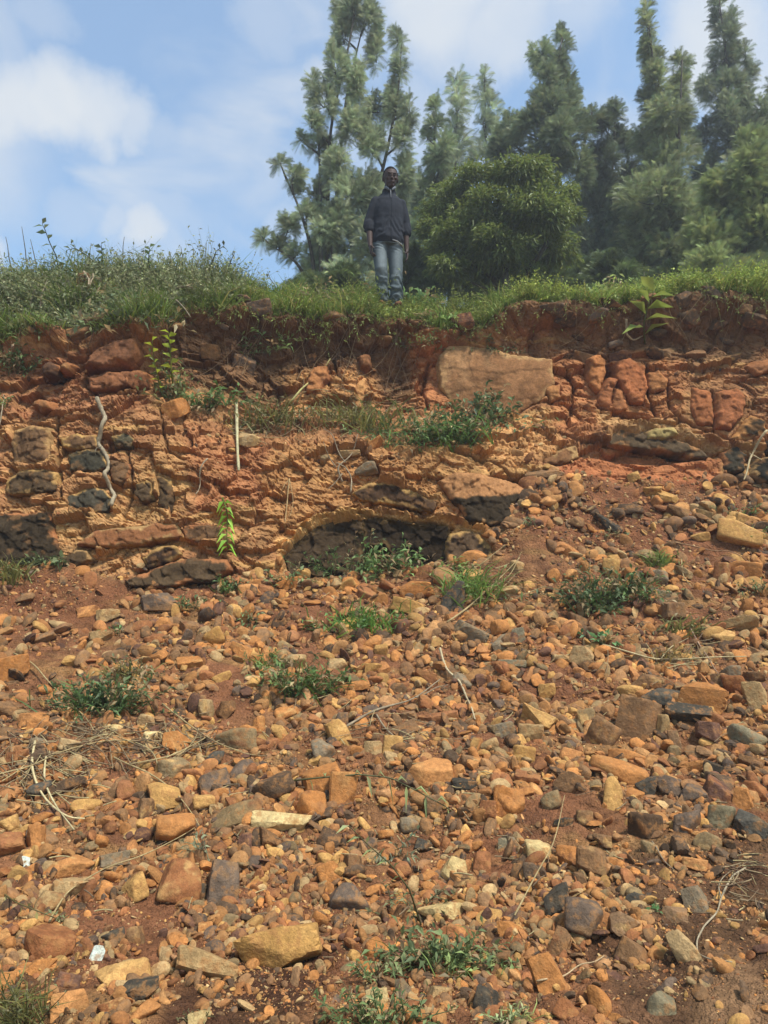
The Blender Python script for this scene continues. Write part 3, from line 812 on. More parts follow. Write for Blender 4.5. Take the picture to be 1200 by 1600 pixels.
def stone(px, py, w, h, rot, colour, shape, label, lift=0.3, group='stones lying on the rubble slope', depth=None):
    r = np.random.default_rng(int(px * 7 + py * 131) & 0xffffff)
    Dv, Fc = ICO4 if max(w, h) > 26 else ICO3
    npl, p = {'angular': (7, 40), 'rounded': (9, 20), 'slab': (6, 40), 'pebble': (14, 9)}[shape]
    rad = rock_radius(Dv, npl, p, r)
    V = Dv * rad[:, None]
    V *= 1 + 0.07 * fbm(Dv + r.uniform(0, 50, 3), 1.7, 3, 5)[:, None] + 0.025 * fbm(Dv + r.uniform(0, 50, 3), 6, 3, 6)[:, None]
    if shape in ('angular', 'slab'):
        st = fbm(V + r.uniform(0, 50, 3), 1.5, 2, 8)
        V *= (1 + 0.05 * np.round(st * 3) / 3)[:, None]
    V /= np.abs(V).max(0)
    s0 = surf(px, py)[0]
    _, _, f = proj(s0)
    m = f / FPX
    a, b = w * .56 * m, h * .56 * m
    c = min(a, b) * r.uniform(.75, 1.0) if shape != 'slab' else min(a, b) * r.uniform(.55, .75)
    if w > 1.4 * h: c = max(c, b * 1.2)
    vd = s0 / np.linalg.norm(s0)
    right = np.cross(vd, [0, 0, 1.0]); right /= np.linalg.norm(right)
    up = np.cross(right, vd)
    t = R(rot)
    ax = right * math.cos(t) + up * math.sin(t); ay = -right * math.sin(t) + up * math.cos(t)
    j = r.uniform(-.15, .15, 3)
    az = -vd + right * j[0] + up * j[1]; az /= np.linalg.norm(az)
    W = V[:, :1] * a * ax + V[:, 1:2] * b * ay + V[:, 2:] * c * az
    cen = s0 - vd * c * lift + np.array([0, 0, 1.0]) * b * 0.12
    base = np.clip(np.array(PAL[colour], float) + r.normal(0, 6), 20, 235)
    col = np.broadcast_to(elin(base, .80), W.shape).copy()
    n1 = fbm(Dv + r.uniform(0, 90, 3), 1.6, 4, 15)
    second = {'charcoal': (120, 96, 74), 'purple grey': (150, 108, 74), 'dark brown': (158, 104, 66), 'grey': (158, 124, 88), 'grey green': (160, 128, 90), 'maroon': (150, 92, 60)}.get(colour, (206, 158, 104) if r.random() < .5 else (132, 82, 54))
    k1 = sstep(.12, .42, n1)[:, None] * (.75 if r.random() < .6 else .3)
    col = col * (1 - k1) + elin(second, .8) * k1
    o = mk('stone', W, Fc, M_STONE, col, smooth=True)
    if shape in ('angular', 'slab'): o.data.set_sharp_from_angle(angle=R(16))
    o.location = tuple(cen)
    tag(o, label, 'stone', group)
    placed.append((px, py, w, h))
    return o


# (px, py, w, h, rot, colour, shape, phrase); a phrase makes the stone a landmark that others are described by
LM = [
    (997, 1128, 56, 66, -12, 'brown', 'slab', 'large pointed brown slab'), (982, 1182, 55, 22, -4, 'orange', 'pebble', 'thin orange lozenge stone'),
    (968, 1206, 80, 36, -6, 'orange', 'pebble', 'big smooth orange loaf stone'), (956, 1255, 30, 60, -6, 'ochre', 'pebble', 'upright egg-shaped ochre stone'),
    (1098, 1097, 62, 44, -20, 'orange', 'slab', 'flat bright orange slab'), (1032, 1095, 54, 26, -6, 'charcoal', 'rounded', 'smooth charcoal cobble'),
    (1072, 1121, 68, 30, -4, 'charcoal', 'slab', 'wide flat charcoal flake'), (1163, 1155, 56, 34, -22, 'grey green', 'pebble', 'grey green sloping cobble'),
    (1178, 1103, 36, 62, -8, 'tan', 'angular', 'tall tan upright stone'), (1083, 1245, 40, 38, 0, 'purple grey', 'angular', ''), (1123, 1247, 44, 42, -25, 'maroon', 'angular', 'maroon angular stone with a pale edge'),
    (1127, 1290, 36, 42, 0, 'grey green', 'rounded', 'round mottled grey green stone'), (1170, 1303, 50, 42, -20, 'charcoal', 'angular', ''), (1163, 1258, 28, 42, -10, 'orange', 'angular', ''),
    (1008, 1307, 50, 46, 0, 'dark brown', 'rounded', 'dark stone with an ochre patch'), (1012, 1231, 32, 30, 10, 'charcoal', 'angular', 'blue black faceted stone'), (1045, 1230, 40, 26, -8, 'purple grey', 'angular', ''),
    (843, 1335, 36, 52, 10, 'pale', 'rounded', 'pale pear-shaped stone'), (797, 1270, 40, 44, 0, 'orange', 'rounded', ''), (1070, 1297, 38, 38, 0, 'purple grey', 'rounded', ''),
    (923, 1367, 42, 48, 0, 'brown', 'angular', 'rough brown plate stone'), (832, 1367, 28, 28, 0, 'dark brown', 'rounded', ''), (1087, 1363, 36, 18, -4, 'orange', 'slab', 'little brick-like orange stone'),
    (913, 1458, 56, 54, 0, 'purple grey', 'rounded', 'round flat purple grey cobble'), (870, 1420, 38, 50, 8, 'charcoal', 'angular', 'black broken shell of rock'), (1085, 1432, 34, 42, 20, 'grey', 'angular', 'grey wedge with a white face'),
    (1052, 1455, 34, 26, 0, 'brown', 'angular', ''), (1071, 1513, 34, 66, 28, 'tan', 'angular', 'long tan leaning stone'), (860, 1545, 46, 78, 20, 'orange', 'slab', 'ochre plate with a jagged tip'),
    (942, 1585, 40, 50, 8, 'orange', 'pebble', 'smooth orange cobble at the bottom edge'), (1033, 1585, 42, 42, 0, 'grey green', 'rounded', ''), (990, 1500, 48, 34, -25, 'brown', 'angular', ''), (875, 1485, 26, 46, -20, 'brown', 'slab', ''),
    (885, 1592, 34, 30, -30, 'rust', 'rounded', ''), (1158, 837, 64, 38, -10, 'ochre', 'rounded', 'big ochre boulder lying under the right wall'), (953, 895, 25, 36, -8, 'ochre', 'rounded', 'ochre stone standing upright behind the weed clump'), (898, 815, 28, 18, 0, 'brown', 'rounded', ''),
    (1028, 903, 28, 22, -10, 'grey', 'rounded', ''), (1032, 927, 34, 22, -10, 'grey green', 'slab', ''), (1053, 960, 36, 32, 0, 'brown', 'angular', ''), (1128, 993, 38, 22, -8, 'ochre', 'rounded', 'flat oval ochre stone'),
    (1163, 973, 46, 26, -6, 'tan', 'slab', 'pale rectangular slab'), (1163, 885, 50, 28, -6, 'orange', 'rounded', ''), (910, 1027, 34, 32, -20, 'tan', 'angular', 'tan stone with a white chipped top'), (985, 1078, 38, 24, -6, 'ochre', 'pebble', 'plump ochre pebble'),
    (810, 1000, 20, 34, 10, 'grey green', 'slab', ''), (1012, 1062, 46, 22, -4, 'brown', 'rounded', ''), (842, 1126, 54, 32, -24, 'ochre', 'angular', 'long knobbly ochre stone'), (829, 1152, 36, 28, 0, 'tan', 'angular', ''), (920, 1122, 30, 36, 10, 'olive', 'angular', ''),
    (667, 1223, 76, 40, 10, 'orange', 'rounded', 'large orange tapered boulder'), (683, 1118, 62, 18, 8, 'rust', 'slab', 'thin rusty plank-shaped stone'), (622, 1147, 70, 18, 24, 'brown', 'slab', 'long brown tilted stone'),
    (505, 1183, 32, 38, 20, 'grey', 'rounded', ''), (613, 1183, 28, 40, -6, 'ochre', 'rounded', 'ochre stone with a white nick'), (527, 1157, 36, 48, 24, 'ochre', 'angular', ''), (533, 1133, 20, 26, 0, 'purple grey', 'rounded', ''),
    (500, 1233, 64, 48, 14, 'orange', 'angular', ''), (540, 1250, 44, 60, -4, 'orange', 'angular', 'steep orange brown block stone'), (487, 1270, 42, 44, -20, 'orange', 'rounded', ''), (788, 1267, 32, 46, 0, 'orange', 'rounded', 'rounded orange boulder'),
    (443, 1293, 92, 34, -3, 'pale', 'angular', 'wide crumbly pale yellow stone'), (783, 1146, 40, 34, 20, 'grey', 'slab', 'grey angular flake'), (583, 1181, 26, 22, 0, 'tan', 'angular', ''), (730, 1235, 44, 18, 0, 'charcoal', 'rounded', 'low black stone'),
    (760, 1280, 28, 28, 0, 'rust', 'angular', ''), (427, 1233, 60, 34, 26, 'dark brown', 'slab', 'dark brown slab tilted to the right'), (712, 1357, 50, 40, -20, 'pale', 'angular', 'pale yellow chunk'), (757, 1350, 32, 36, 0, 'rust', 'angular', ''),
    (728, 1378, 32, 26, 0, 'brown', 'angular', ''), (510, 1343, 28, 26, 0, 'ochre', 'rounded', ''), (553, 1357, 30, 34, 0, 'brown', 'angular', 'squat brown cube-like stone'), (517, 1364, 36, 30, 20, 'orange', 'rounded', ''), (695, 1423, 78, 30, -4, 'pale', 'angular', 'pale pinkish crumbling slab'),
    (435, 1488, 120, 56, 12, 'ochre', 'slab', 'broad ochre slab beside dark damp soil'), (685, 1552, 38, 22, -4, 'tan', 'slab', 'pale flat stone low in the middle'), (760, 1573, 36, 56, -14, 'charcoal', 'angular', 'dark three-cornered stone'), (633, 1545, 26, 42, 16, 'grey', 'slab', ''),
    (785, 1497, 40, 36, 0, 'brown', 'angular', ''), (543, 1402, 54, 48, 10, 'purple grey', 'rounded', 'swirled purple grey stone'), (590, 1568, 36, 40, 0, 'pale', 'angular', ''), (792, 1317, 28, 20, 0, 'grey green', 'slab', ''),
    (350, 1400, 48, 84, -8, 'purple grey', 'angular', 'tall purple grey stone with a pale scar'), (283, 1388, 62, 58, -10, 'rust', 'rounded', 'round reddish boulder'), (77, 1493, 72, 48, -6, 'rust', 'angular', 'large rust red boulder'), (80, 1421, 42, 38, 0, 'tan', 'rounded', 'round tan cobble'),
    (117, 1391, 52, 36, 4, 'tan', 'angular', 'blocky tan stone'), (110, 1357, 72, 32, 6, 'orange', 'rounded', 'long orange brown stone'), (20, 1333, 46, 50, 10, 'rust', 'angular', 'reddish stone at the left edge'), (60, 1328, 32, 44, -10, 'orange', 'angular', ''),
    (210, 1397, 34, 36, 20, 'ochre', 'rounded', 'ochre potato-shaped stone'), (178, 1348, 42, 24, 6, 'grey', 'angular', ''), (265, 1300, 72, 46, 6, 'orange', 'rounded', 'big orange boulder left of the yellow stone'), (192, 1528, 74, 44, 12, 'ochre', 'angular', 'wide ochre stone with a pale top'),
    (208, 1555, 70, 30, 0, 'charcoal', 'slab', 'flat slate dark stone'), (317, 1515, 96, 48, -6, 'tan', 'slab', 'large pale tan slab'), (65, 1531, 42, 26, -6, 'orange', 'slab', ''), (7, 1567, 22, 56, -10, 'orange', 'slab', ''), (110, 1585, 54, 38, 0, 'orange', 'rounded', ''),
    (153, 1508, 18, 24, -20, 'white', 'slab', 'small white flake'), (38, 1355, 18, 18, 0, 'white', 'angular', ''), (315, 1402, 24, 30, 0, 'charcoal', 'rounded', ''), (213, 1470, 26, 42, 6, 'brown', 'angular', ''),
    (20, 1050, 46, 36, 10, 'orange', 'angular', ''), (17, 1113, 46, 34, 6, 'brown', 'angular', 'brown block at the left edge'), (53, 1133, 42, 26, 0, 'orange', 'slab', ''), (272, 1203, 48, 30, 8, 'olive', 'rounded', 'olive brown cobble'), (333, 1227, 48, 36, 16, 'purple grey', 'angular', 'dark purple wedge'),
    (380, 1203, 42, 30, 6, 'purple grey', 'rounded', ''), (332, 1188, 32, 26, 0, 'charcoal', 'rounded', ''), (255, 1242, 46, 42, 14, 'ochre', 'angular', 'pentagonal ochre stone'), (197, 1238, 28, 36, 14, 'rust', 'rounded', ''), (133, 1265, 46, 28, 0, 'ochre', 'pebble', 'ochre sausage-shaped stone'),
    (322, 1258, 36, 24, 10, 'ochre', 'pebble', ''), (367, 1160, 58, 32, -6, 'olive', 'rounded', 'broad olive stone'), (297, 1040, 36, 26, 8, 'orange', 'angular', 'orange nugget above the dry stems'), (322, 1117, 26, 38, -6, 'tan', 'angular', ''), (352, 1113, 30, 28, 0, 'brown', 'angular', ''),
    (370, 1280, 78, 30, 16, 'olive', 'slab', 'long olive brown stone leaning left'), (270, 1168, 40, 36, -40, 'orange', 'slab', ''), (108, 1233, 54, 26, 26, 'dark brown', 'angular', ''), (227, 1263, 24, 30, 0, 'brown', 'rounded', ''),
    (247, 942, 48, 30, 12, 'purple grey', 'angular', 'purple brown stone nearest the foot of the left bank'), (292, 983, 32, 28, -12, 'brown', 'angular', ''), (157, 993, 32, 20, 8, 'tan', 'angular', ''), (137, 948, 32, 16, 10, 'orange', 'slab', 'thin orange shard on the bare soil'), (167, 956, 34, 20, 6, 'tan', 'angular', ''),
    (273, 642, 38, 26, 24, 'orange', 'angular', 'angular orange rock perched on the upper left ledge'), (388, 690, 32, 22, -20, 'tan', 'slab', ''), (737, 872, 46, 26, 42, 'orange', 'rounded', 'orange peanut-shaped stone below the rounded rind rock'), (708, 948, 36, 62, -14, 'charcoal', 'slab', 'upright dark grey slab among grass'),
    (733, 997, 52, 26, -26, 'grey', 'angular', 'grey angular prism'), (787, 1005, 34, 22, 10, 'grey', 'angular', ''), (627, 989, 30, 28, 20, 'maroon', 'rounded', 'dark maroon cobble'), (653, 928, 52, 26, 14, 'orange', 'angular', ''), (645, 956, 62, 20, -14, 'ochre', 'slab', 'slanting ochre plank stone'),
    (573, 778 - 50, 36, 24, 0, 'grey', 'rounded', ''), (545, 700, 34, 16, 6, 'tan', 'slab', ''), (586, 694, 28, 16, 36, 'orange', 'slab', 'upturned orange flake on the weedy shelf'), (527, 1037, 30, 22, 0, 'tan', 'rounded', ''), (550, 1073, 52, 14, 6, 'orange', 'slab', ''),
    (585, 1051, 26, 18, 0, 'ochre', 'angular', ''), (800, 1040, 40, 14, 0, 'grey green', 'slab', 'grey green tile-like stone'), (460, 1040, 34, 24, 0, 'tan', 'rounded', ''), (405, 1137, 18, 34, 0, 'orange', 'rounded', ''), (975, 796, 56, 16, 0, 'dark brown', 'slab', 'wide dark flake near the top of the rubble'),
    (850, 745, 56, 16, -4, 'brown', 'slab', ''), (950, 820, 46, 14, -34, 'charcoal', 'slab', 'thin black sliver near the top of the rubble'), (1018, 766, 30, 16, 0, 'ochre', 'slab', ''), (1042, 774, 36, 16, -26, 'ochre', 'slab', ''), (1028, 780, 20, 20, 0, 'orange', 'rounded', ''),
    (992, 746, 18, 16, 20, 'ochre', 'slab', 'small pale ochre stone right under the orange wall'), (1155, 808, 40, 22, -14, 'ochre', 'rounded', ''), (1095, 838, 28, 14, 0, 'ochre', 'rounded', ''), (1062, 770 + 30, 36, 18, -20, 'brown', 'slab', ''), (1100, 800, 26, 12, -20, 'tan', 'slab', ''),
    (1140, 1050, 30, 24, 0, 'grey', 'rounded', ''), (1128, 900, 22, 40, -8, 'rust', 'angular', ''), (1070, 895, 30, 16, -16, 'olive', 'slab', ''), (985, 905, 18, 30, 0, 'orange', 'angular', ''), (1120, 1068, 30, 24, 0, 'brown', 'angular', ''), (1145, 1075, 38, 40, 0, 'rust', 'rounded', ''),
    (1088, 1115, 0, 0, 0, 'brown', 'slab', None),
    (940, 1150, 40, 52, -30, 'brown', 'rounded', ''), (1035, 1138, 24, 44, 0, 'tan', 'rounded', ''), (1057, 1155, 22, 32, 0, 'brown', 'angular', ''), (1108, 1150, 36, 34, -6, 'maroon', 'angular', ''), (1180, 1060, 30, 20, 0, 'brown', 'angular', ''),
    (890, 1228, 36, 34, -30, 'brown', 'angular', ''), (860, 1265, 30, 26, 20, 'olive', 'rounded', ''), (912, 1290, 24, 22, 0, 'brown', 'rounded', 'round brown pebble'), (887, 1347, 38, 36, 0, 'orange', 'angular', ''), (800, 1315, 30, 18, -8, 'grey', 'slab', ''),
    (1175, 1190, 34, 20, -10, 'brown', 'angular', ''), (1130, 1200, 56, 14, -20, 'charcoal', 'slab', 'long dark blade of stone'), (1085, 1100 + 96, 36, 20, 8, 'orange', 'angular', ''), (1125, 1222, 46, 24, -10, 'dark brown', 'angular', ''), (1180, 1232, 36, 22, 0, 'rust', 'rounded', ''),
]
LM = [l for l in LM if l[2] > 0]
for l in LM:
    if l[7]:
        ANCH.append((l[0], l[1], 'the ' + l[7]))
ANCH += [(850, 1000, 'the sprawling weed clump'), (160, 1090, 'the bushy green weed at left'), (590, 870, 'the central black outcrop'), (40, 850, 'the large charcoal block'), (100, 1180, 'the tangle of dry stems'),
         (470, 1060, 'the leafy weed in the middle'), (690, 1480, 'the sprawling weed at the bottom'), (560, 970, 'the feathery grass tuft'), (470, 720, 'the shelf under the hanging roots'), (280, 895, 'the long low dark slab'), (1150, 1560, 'the painted glare patch'),
         (420, 1400, 'the swirled stone group'), (270, 1120, 'the dry stems'), (1000, 520, 'the stony soil under the turf'), (1100, 780, 'the right wall foot')]
ANCH = [a for a in ANCH if 'group' not in a[2]]


def relation(px, py, ax, ay):
    a = math.degrees(math.atan2(-(py - ay), px - ax)) % 360
    return ['right of', 'above and right of', 'above', 'above and left of', 'left of', 'below and left of', 'below', 'below and right of'][int((a + 22.5) // 45) % 8]


def auto_label(px, py, w, h, colour, shape, own=None):
    size = 'large' if max(w, h) > 48 else ('small' if max(w, h) < 25 else 'medium')
    form = {'angular': 'angular', 'rounded': 'rounded', 'slab': 'flat', 'pebble': 'smooth'}[shape]
    if w > 2.0 * h: form = 'long ' + form
    elif h > 1.4 * w: form = 'upright ' + form
    ds = sorted([(math.hypot(px - a[0], py - a[1]), a) for a in ANCH if a[2] != own])
    near = lambda d: 'just ' if d < 55 else ''
    cands = []
    for i in range(5):
        d, a = ds[i]
        cands.append(f"{size} {form} {colour} stone {near(d)}{relation(px, py, a[0], a[1])} {a[2]}")
    for i in range(4):
        for j in range(4):
            if i != j:
                cands.append(f"{form} {colour} stone {relation(px, py, ds[i][1][0], ds[i][1][1])} {ds[i][1][2]}, {relation(px, py, ds[j][1][0], ds[j][1][1])} {ds[j][1][2]}")
    for i in range(7):
        a = sorted(ANCH, key=lambda q: math.hypot(px - q[0], py - q[1]))[i]
        cands.append(f"{size} {colour} stone {relation(px, py, a[0], a[1])} {a[2]}"); cands.append(f"{form} {colour} stone {relation(px, py, a[0], a[1])} {a[2]}"); cands.append(f"{size} {form} stone {relation(px, py, a[0], a[1])} {a[2]}")
    for c in cands:
        if c not in used_labels and len(c.replace(',', '').split()) <= 16:
            used_labels.add(c)
            return c
    return cands[0]


def anchor_label(l):
    px, py, ph = l[0], l[1], l[7]
    if any(w in ph for w in (' beside ', ' at the ', ' under ', ' behind ', ' on the ', ' near ', ' below ', ' nearest ', ' among ', ' low in ', ' leaning ', ' left of ', ' above ', ' right under ')):
        used_labels.add(ph); return ph
    ds = sorted([(math.hypot(px - a[0], py - a[1]), a) for a in ANCH if a[2] != 'the ' + ph])
    for d, a in ds:
        c = f"{ph} {relation(px, py, a[0], a[1])} {a[2]}"
        if len(c.split()) <= 16 and c not in used_labels:
            used_labels.add(c); return c


for l in LM:
    lab = anchor_label(l) if l[7] else auto_label(*l[:4], l[5], l[6])
    if l[7] == '' and False: pass
    stone(*l[:7], lab)

# the rest of the individually visible stones
tal_top = lambda x: np.interp(x, gx, lev[4][0])
BARE = [(90, 925, 150, 36), (300, 925, 60, 22), (940, 830, 130, 40), (1000, 775, 110, 30), (470, 1190, 60, 34), (440, 1560, 110, 80), (1120, 1420, 130, 80), (1080, 1560, 150, 80), (200, 1440, 80, 36), (880, 900, 70, 44), (60, 1590, 70, 44)]


def bare(px, py):
    m = 0
    for (cx, cy, rx, ry) in BARE:
        m = max(m, math.exp(-(((px - cx) / rx) ** 2 + ((py - cy) / ry) ** 2) ** 2))
    return m


keys = ['ochre', 'orange', 'rust', 'brown', 'tan', 'purple grey', 'dark brown', 'charcoal', 'grey', 'olive', 'maroon', 'pale']
wts = np.array([.15, .21, .16, .15, .10, .05, .05, .04, .03, .03, .02, .03]); wts /= wts.sum()
cnt, tries = 0, 0
while cnt < 96 and tries < 60000:
    tries += 1
    px, py = random.uniform(-10, 1210), random.uniform(790, 1610)
    if py < tal_top(px) + 14 or random.random() < bare(px, py) * 1.2: continue
    f = (py - 700) / 900
    w = random.uniform(20, 34) + 12 * f * random.random(); h = w * random.uniform(.45, .95)
    if any(abs(px - q[0]) < (w + q[2]) * .46 and abs(py - q[1]) < (h + q[3]) * .46 for q in placed): continue
    colour = str(rng.choice(keys, p=wts)); shape = random.choice(['angular', 'angular', 'rounded', 'rounded', 'slab', 'pebble'])
    if px > 950 and 1050 < py < 1330 and random.random() < .4: colour = random.choice(['purple grey', 'charcoal', 'brown', 'maroon'])
    stone(px, py, w, h, random.uniform(-30, 30), colour, shape, auto_label(px, py, w, h, colour, shape))
    cnt += 1
# stones held in the soil under the turf
upper = [(880, 505), (905, 520), (860, 500), (930, 508), (965, 535), (950, 495), (970, 545), (1000, 515), (1025, 552), (1030, 515), (1048, 540), (1090, 552), (1080, 500), (1062, 482), (1100, 480), (1140, 520), (1160, 490),
         (1150, 545), (1010, 490), (890, 545), (915, 550), (1180, 505), (1120, 505), (380, 490), (385, 478), (405, 500), (455, 498), (520, 508), (600, 530), (484, 550), (720, 520), (120, 520), (150, 505), (60, 530), (275, 515), (345, 512), (330, 540), (385, 560)]
for (px, py) in upper:
    w = random.uniform(18, 38); h = w * random.uniform(.4, .8)
    colour = random.choice(['brown', 'dark brown', 'dark brown', 'brown', 'purple grey', 'maroon'])
    shape = random.choice(['angular', 'slab', 'rounded'])
    size = 'larger' if w > 28 else 'small'
    ref = ('the big leaf sprout' if 940 < px < 1060 else 'the orange wall' if px > 860 else 'the tan boulder' if px > 660 else 'the standing man' if px > 480 else 'the broad reddish slanting slab' if px < 250 else 'the yellow green sapling')
    rp = {'the big leaf sprout': (995, 490), 'the orange wall': (1000, 600), 'the tan boulder': (775, 590), 'the standing man': (608, 400), 'the broad reddish slanting slab': (178, 555), 'the yellow green sapling': (262, 570)}[ref]
    form = {'angular': 'angular', 'slab': 'flat', 'rounded': 'rounded'}[shape]
    lab = f"{size} {form} {colour} stone under the turf, {relation(px, py, *rp)} {ref}"
    kx = 0
    while lab in used_labels or len(lab.replace('-', ' ').split()) > 16:
        kx += 1
        lab = [f"{size} {form} {colour} stone under the turf, {relation(px, py, *rp)} {ref}", f"{form} {colour} stone held by roots {relation(px, py, *rp)} {ref}",
               f"{colour} stone poking from the soil {relation(px, py, *rp)} {ref}", f"{colour} {form} lump in dark soil {relation(px, py, *rp)} {ref}", f"{size} {colour} {form} stone among roots, {relation(px, py, *rp)} {ref}"][min(kx - 1, 4)]
        if kx > 5: break
    used_labels.add(lab)
    stone(px, py, w, h, random.uniform(-25, 25), colour, shape, lab, lift=.05, group='stones held in the soil under the turf')


# uncountable rubble and grit
def scatter(name, n, smin, smax, power, ICO, label, sel, flat=False, cols=None, k=.80, mat=None, lift=.25):
    Dv, Fc = ICO
    r = rng
    n = int(n * 1.30); px = r.uniform(-230, 1430, n * 3); py = r.uniform(560, 1640, n * 3)
    ok = sel(px, py)
    px, py = px[ok][:n], py[ok][:n]
    n = len(px)
    spx = smin * (1 - r.random(n) * (1 - (smin / smax) ** power)) ** (-1 / power)
    s0 = surf(px, py); _, _, f = proj(s0); nn = surfn(px, py)
    size = spx / FPX * f / 2
    sh = np.stack([r.uniform(.85, 1.35, n), r.uniform(.55, 1.0, n), r.uniform(.24, .68, n)], -1) * size[:, None]
    npl = 8
    pn = r.normal(size=(n, npl, 3)); pn /= np.linalg.norm(pn, axis=2)[..., None]
    ph = r.uniform(.5, 1, (n, npl))
    q = np.maximum(np.einsum('vk,npk->nvp', Dv, pn), 0) / ph[:, None, :]
    rad = ((q ** 24).sum(2) + 1) ** (-1 / 24.0)
    V = Dv[None] * rad[..., None] * sh[:, None, :]
    # random frame with z near the surface normal
    z = nn + r.normal(0, .6, (n, 3)); z /= np.linalg.norm(z, axis=1)[:, None]
    x = np.cross(z, r.normal(size=(n, 3))); x /= np.linalg.norm(x, axis=1)[:, None]; y = np.cross(z, x)
    W = V[..., :1] * x[:, None] + V[..., 1:2] * y[:, None] + V[..., 2:] * z[:, None]
    W = W + s0[:, None] + nn[:, None] * (sh[:, 2] * r.uniform(-.1, lift * 2.4, n))[:, None, None]
    ci = r.choice(len(cols), n)
    c = elin(np.array(cols, float)[ci] * r.uniform(.85, 1.12, (n, 1)), k)
    cc = np.repeat(c, len(Dv), axis=0) * r.uniform(.88, 1.12, (n * len(Dv), 1))
    Fa = (Fc[None] + (np.arange(n) * len(Dv))[:, None, None]).reshape(-1, 3)
    o = mk(name, W.reshape(-1, 3), Fa, mat or M_STONE, cc, smooth=not flat)
    if not flat: o.data.set_sharp_from_angle(angle=R(24))
    tag(o, label, kind='stuff')


def sel_talus(dens=1.0):
    def f(px, py):
        top = tal_top(px)
        b = np.zeros(len(px))
        for (cx, cy, rx, ry) in BARE:
            b = np.maximum(b, np.exp(-(((px - cx) / rx) ** 2 + ((py - cy) / ry) ** 2) ** 2))
        cl = fbm(np.stack([px / 60, py / 40, px * 0], -1), 1, 2, 5)
        return (py > top - 4) & (rng.random(len(px)) > b * dens) & (rng.random(len(px)) < .68 + 1.3 * cl)
    return f


pal_main = [PAL[k_] for k_ in ('ochre', 'ochre', 'orange', 'orange', 'orange', 'rust', 'rust', 'rust', 'brown', 'brown', 'brown', 'tan', 'tan', 'purple grey', 'dark brown', 'dark brown', 'maroon', 'olive')] + [(176, 118, 72), (180, 124, 78), (170, 110, 68), (170, 112, 72), (164, 116, 80), (148, 104, 74), (182, 128, 84)]
pal_fine = [(176, 118, 76), (150, 94, 62), (190, 142, 96), (130, 80, 54), (206, 164, 118), (160, 106, 68)]
scatter('rubble', 11500, 10, 36, 1.1, ICO3, 'countless fist-sized stones covering the slope', sel_talus(.86), cols=pal_main)
scatter('gravel', 20000, 4, 10, 1.3, ICO2, 'small broken stones filling the gaps of the slope', sel_talus(.3), cols=pal_main + pal_fine * 2, flat=False)
scatter('shelf_rubble', 1500, 6, 22, 1.3, ICO3, 'broken stones fallen on the weedy shelf and at the foot of the bank', lambda px, py: (poly_sd(px, py, [(290, 668), (420, 676), (560, 690), (640, 690), (620, 735), (520, 728), (400, 712), (300, 700)]) > 0) | (poly_sd(px, py, [(780, 690), (850, 650), (900, 690), (950, 735), (860, 770), (800, 750)]) > 0) | ((np.abs(py - tal_top(px)) < 16)), cols=pal_main)
scatter('grit', 30000, 1.7, 5.5, 1.2, ICO1, 'crumbled red and ochre grit over the slope', sel_talus(.0), cols=pal_fine, flat=True, mat=M_GRIT)


def sel_shelf(px, py):
    a = poly_sd(px, py, [(300, 650), (420, 660), (620, 690), (840, 640), (860, 700), (700, 740), (560, 720), (420, 700), (320, 690)]) > 0
    return a | ((py > 560) & (py < tal_top(px)) & (rng.random(len(px)) < .16))


scatter('wall_crumbs', 3600, 2.5, 11, 1.6, ICO2, 'crumbs and flakes of rock lodged on the bank face', sel_shelf, cols=pal_fine + [PAL['rust'], PAL['orange']], flat=True, mat=M_STONE)
def sel_band(px, py):
    return (py > np.interp(px, gx, lev[1][0]) + 4) & (py < 585) & ((px > 840) | (px < 640))
_old = rng.uniform
scatter('band_stones', 1500, 3, 13, 1.5, ICO2, 'small stones packed in the dark soil under the turf', lambda px, py: sel_band(px, py), cols=[(120, 80, 58), (104, 70, 52), (140, 92, 62), (92, 64, 52)], flat=True, mat=M_STONE)

# ------------------------------------------------------------------ leaves, stems, twigs
def unit(v):
    return v / (np.linalg.norm(v, axis=-1)[..., None] + 1e-9)


def leaves_at(bag, pos, d, L, W, col, droop=.25):
    """pointed folded leaves: pos, direction, length, width, colour per leaf"""
    n = len(pos)
    s = unit(np.cross(d, rng.normal(size=(n, 3)) * .6 + np.array([0, 0, 1.0]) * .0 + rng.normal(size=(n, 3)) * .2 + np.array([0.01, .01, 1.2])))
    upv = np.cross(s, d)
    L = np.broadcast_to(L, n)[:, None]; W = np.broadcast_to(W, n)[:, None]
    m = pos + d * L * .42
    tip = pos + d * L - np.array([0, 0, 1.0]) * L * droop
    V = np.stack([pos, m + s * W / 2 + upv * W * .18, m - np.array([0, 0, 1.0]) * L * droop * .15, m - s * W / 2 + upv * W * .18, tip], 1)
    o = (np.arange(n) * 5)[:, None]
    T = np.concatenate([o + np.array([0, 1, 2]), o + np.array([0, 2, 3]), o + np.array([1, 4, 2]), o + np.array([2, 4, 3])])
    bag.addt(V.reshape(-1, 3), T, np.repeat(col, 5, axis=0))


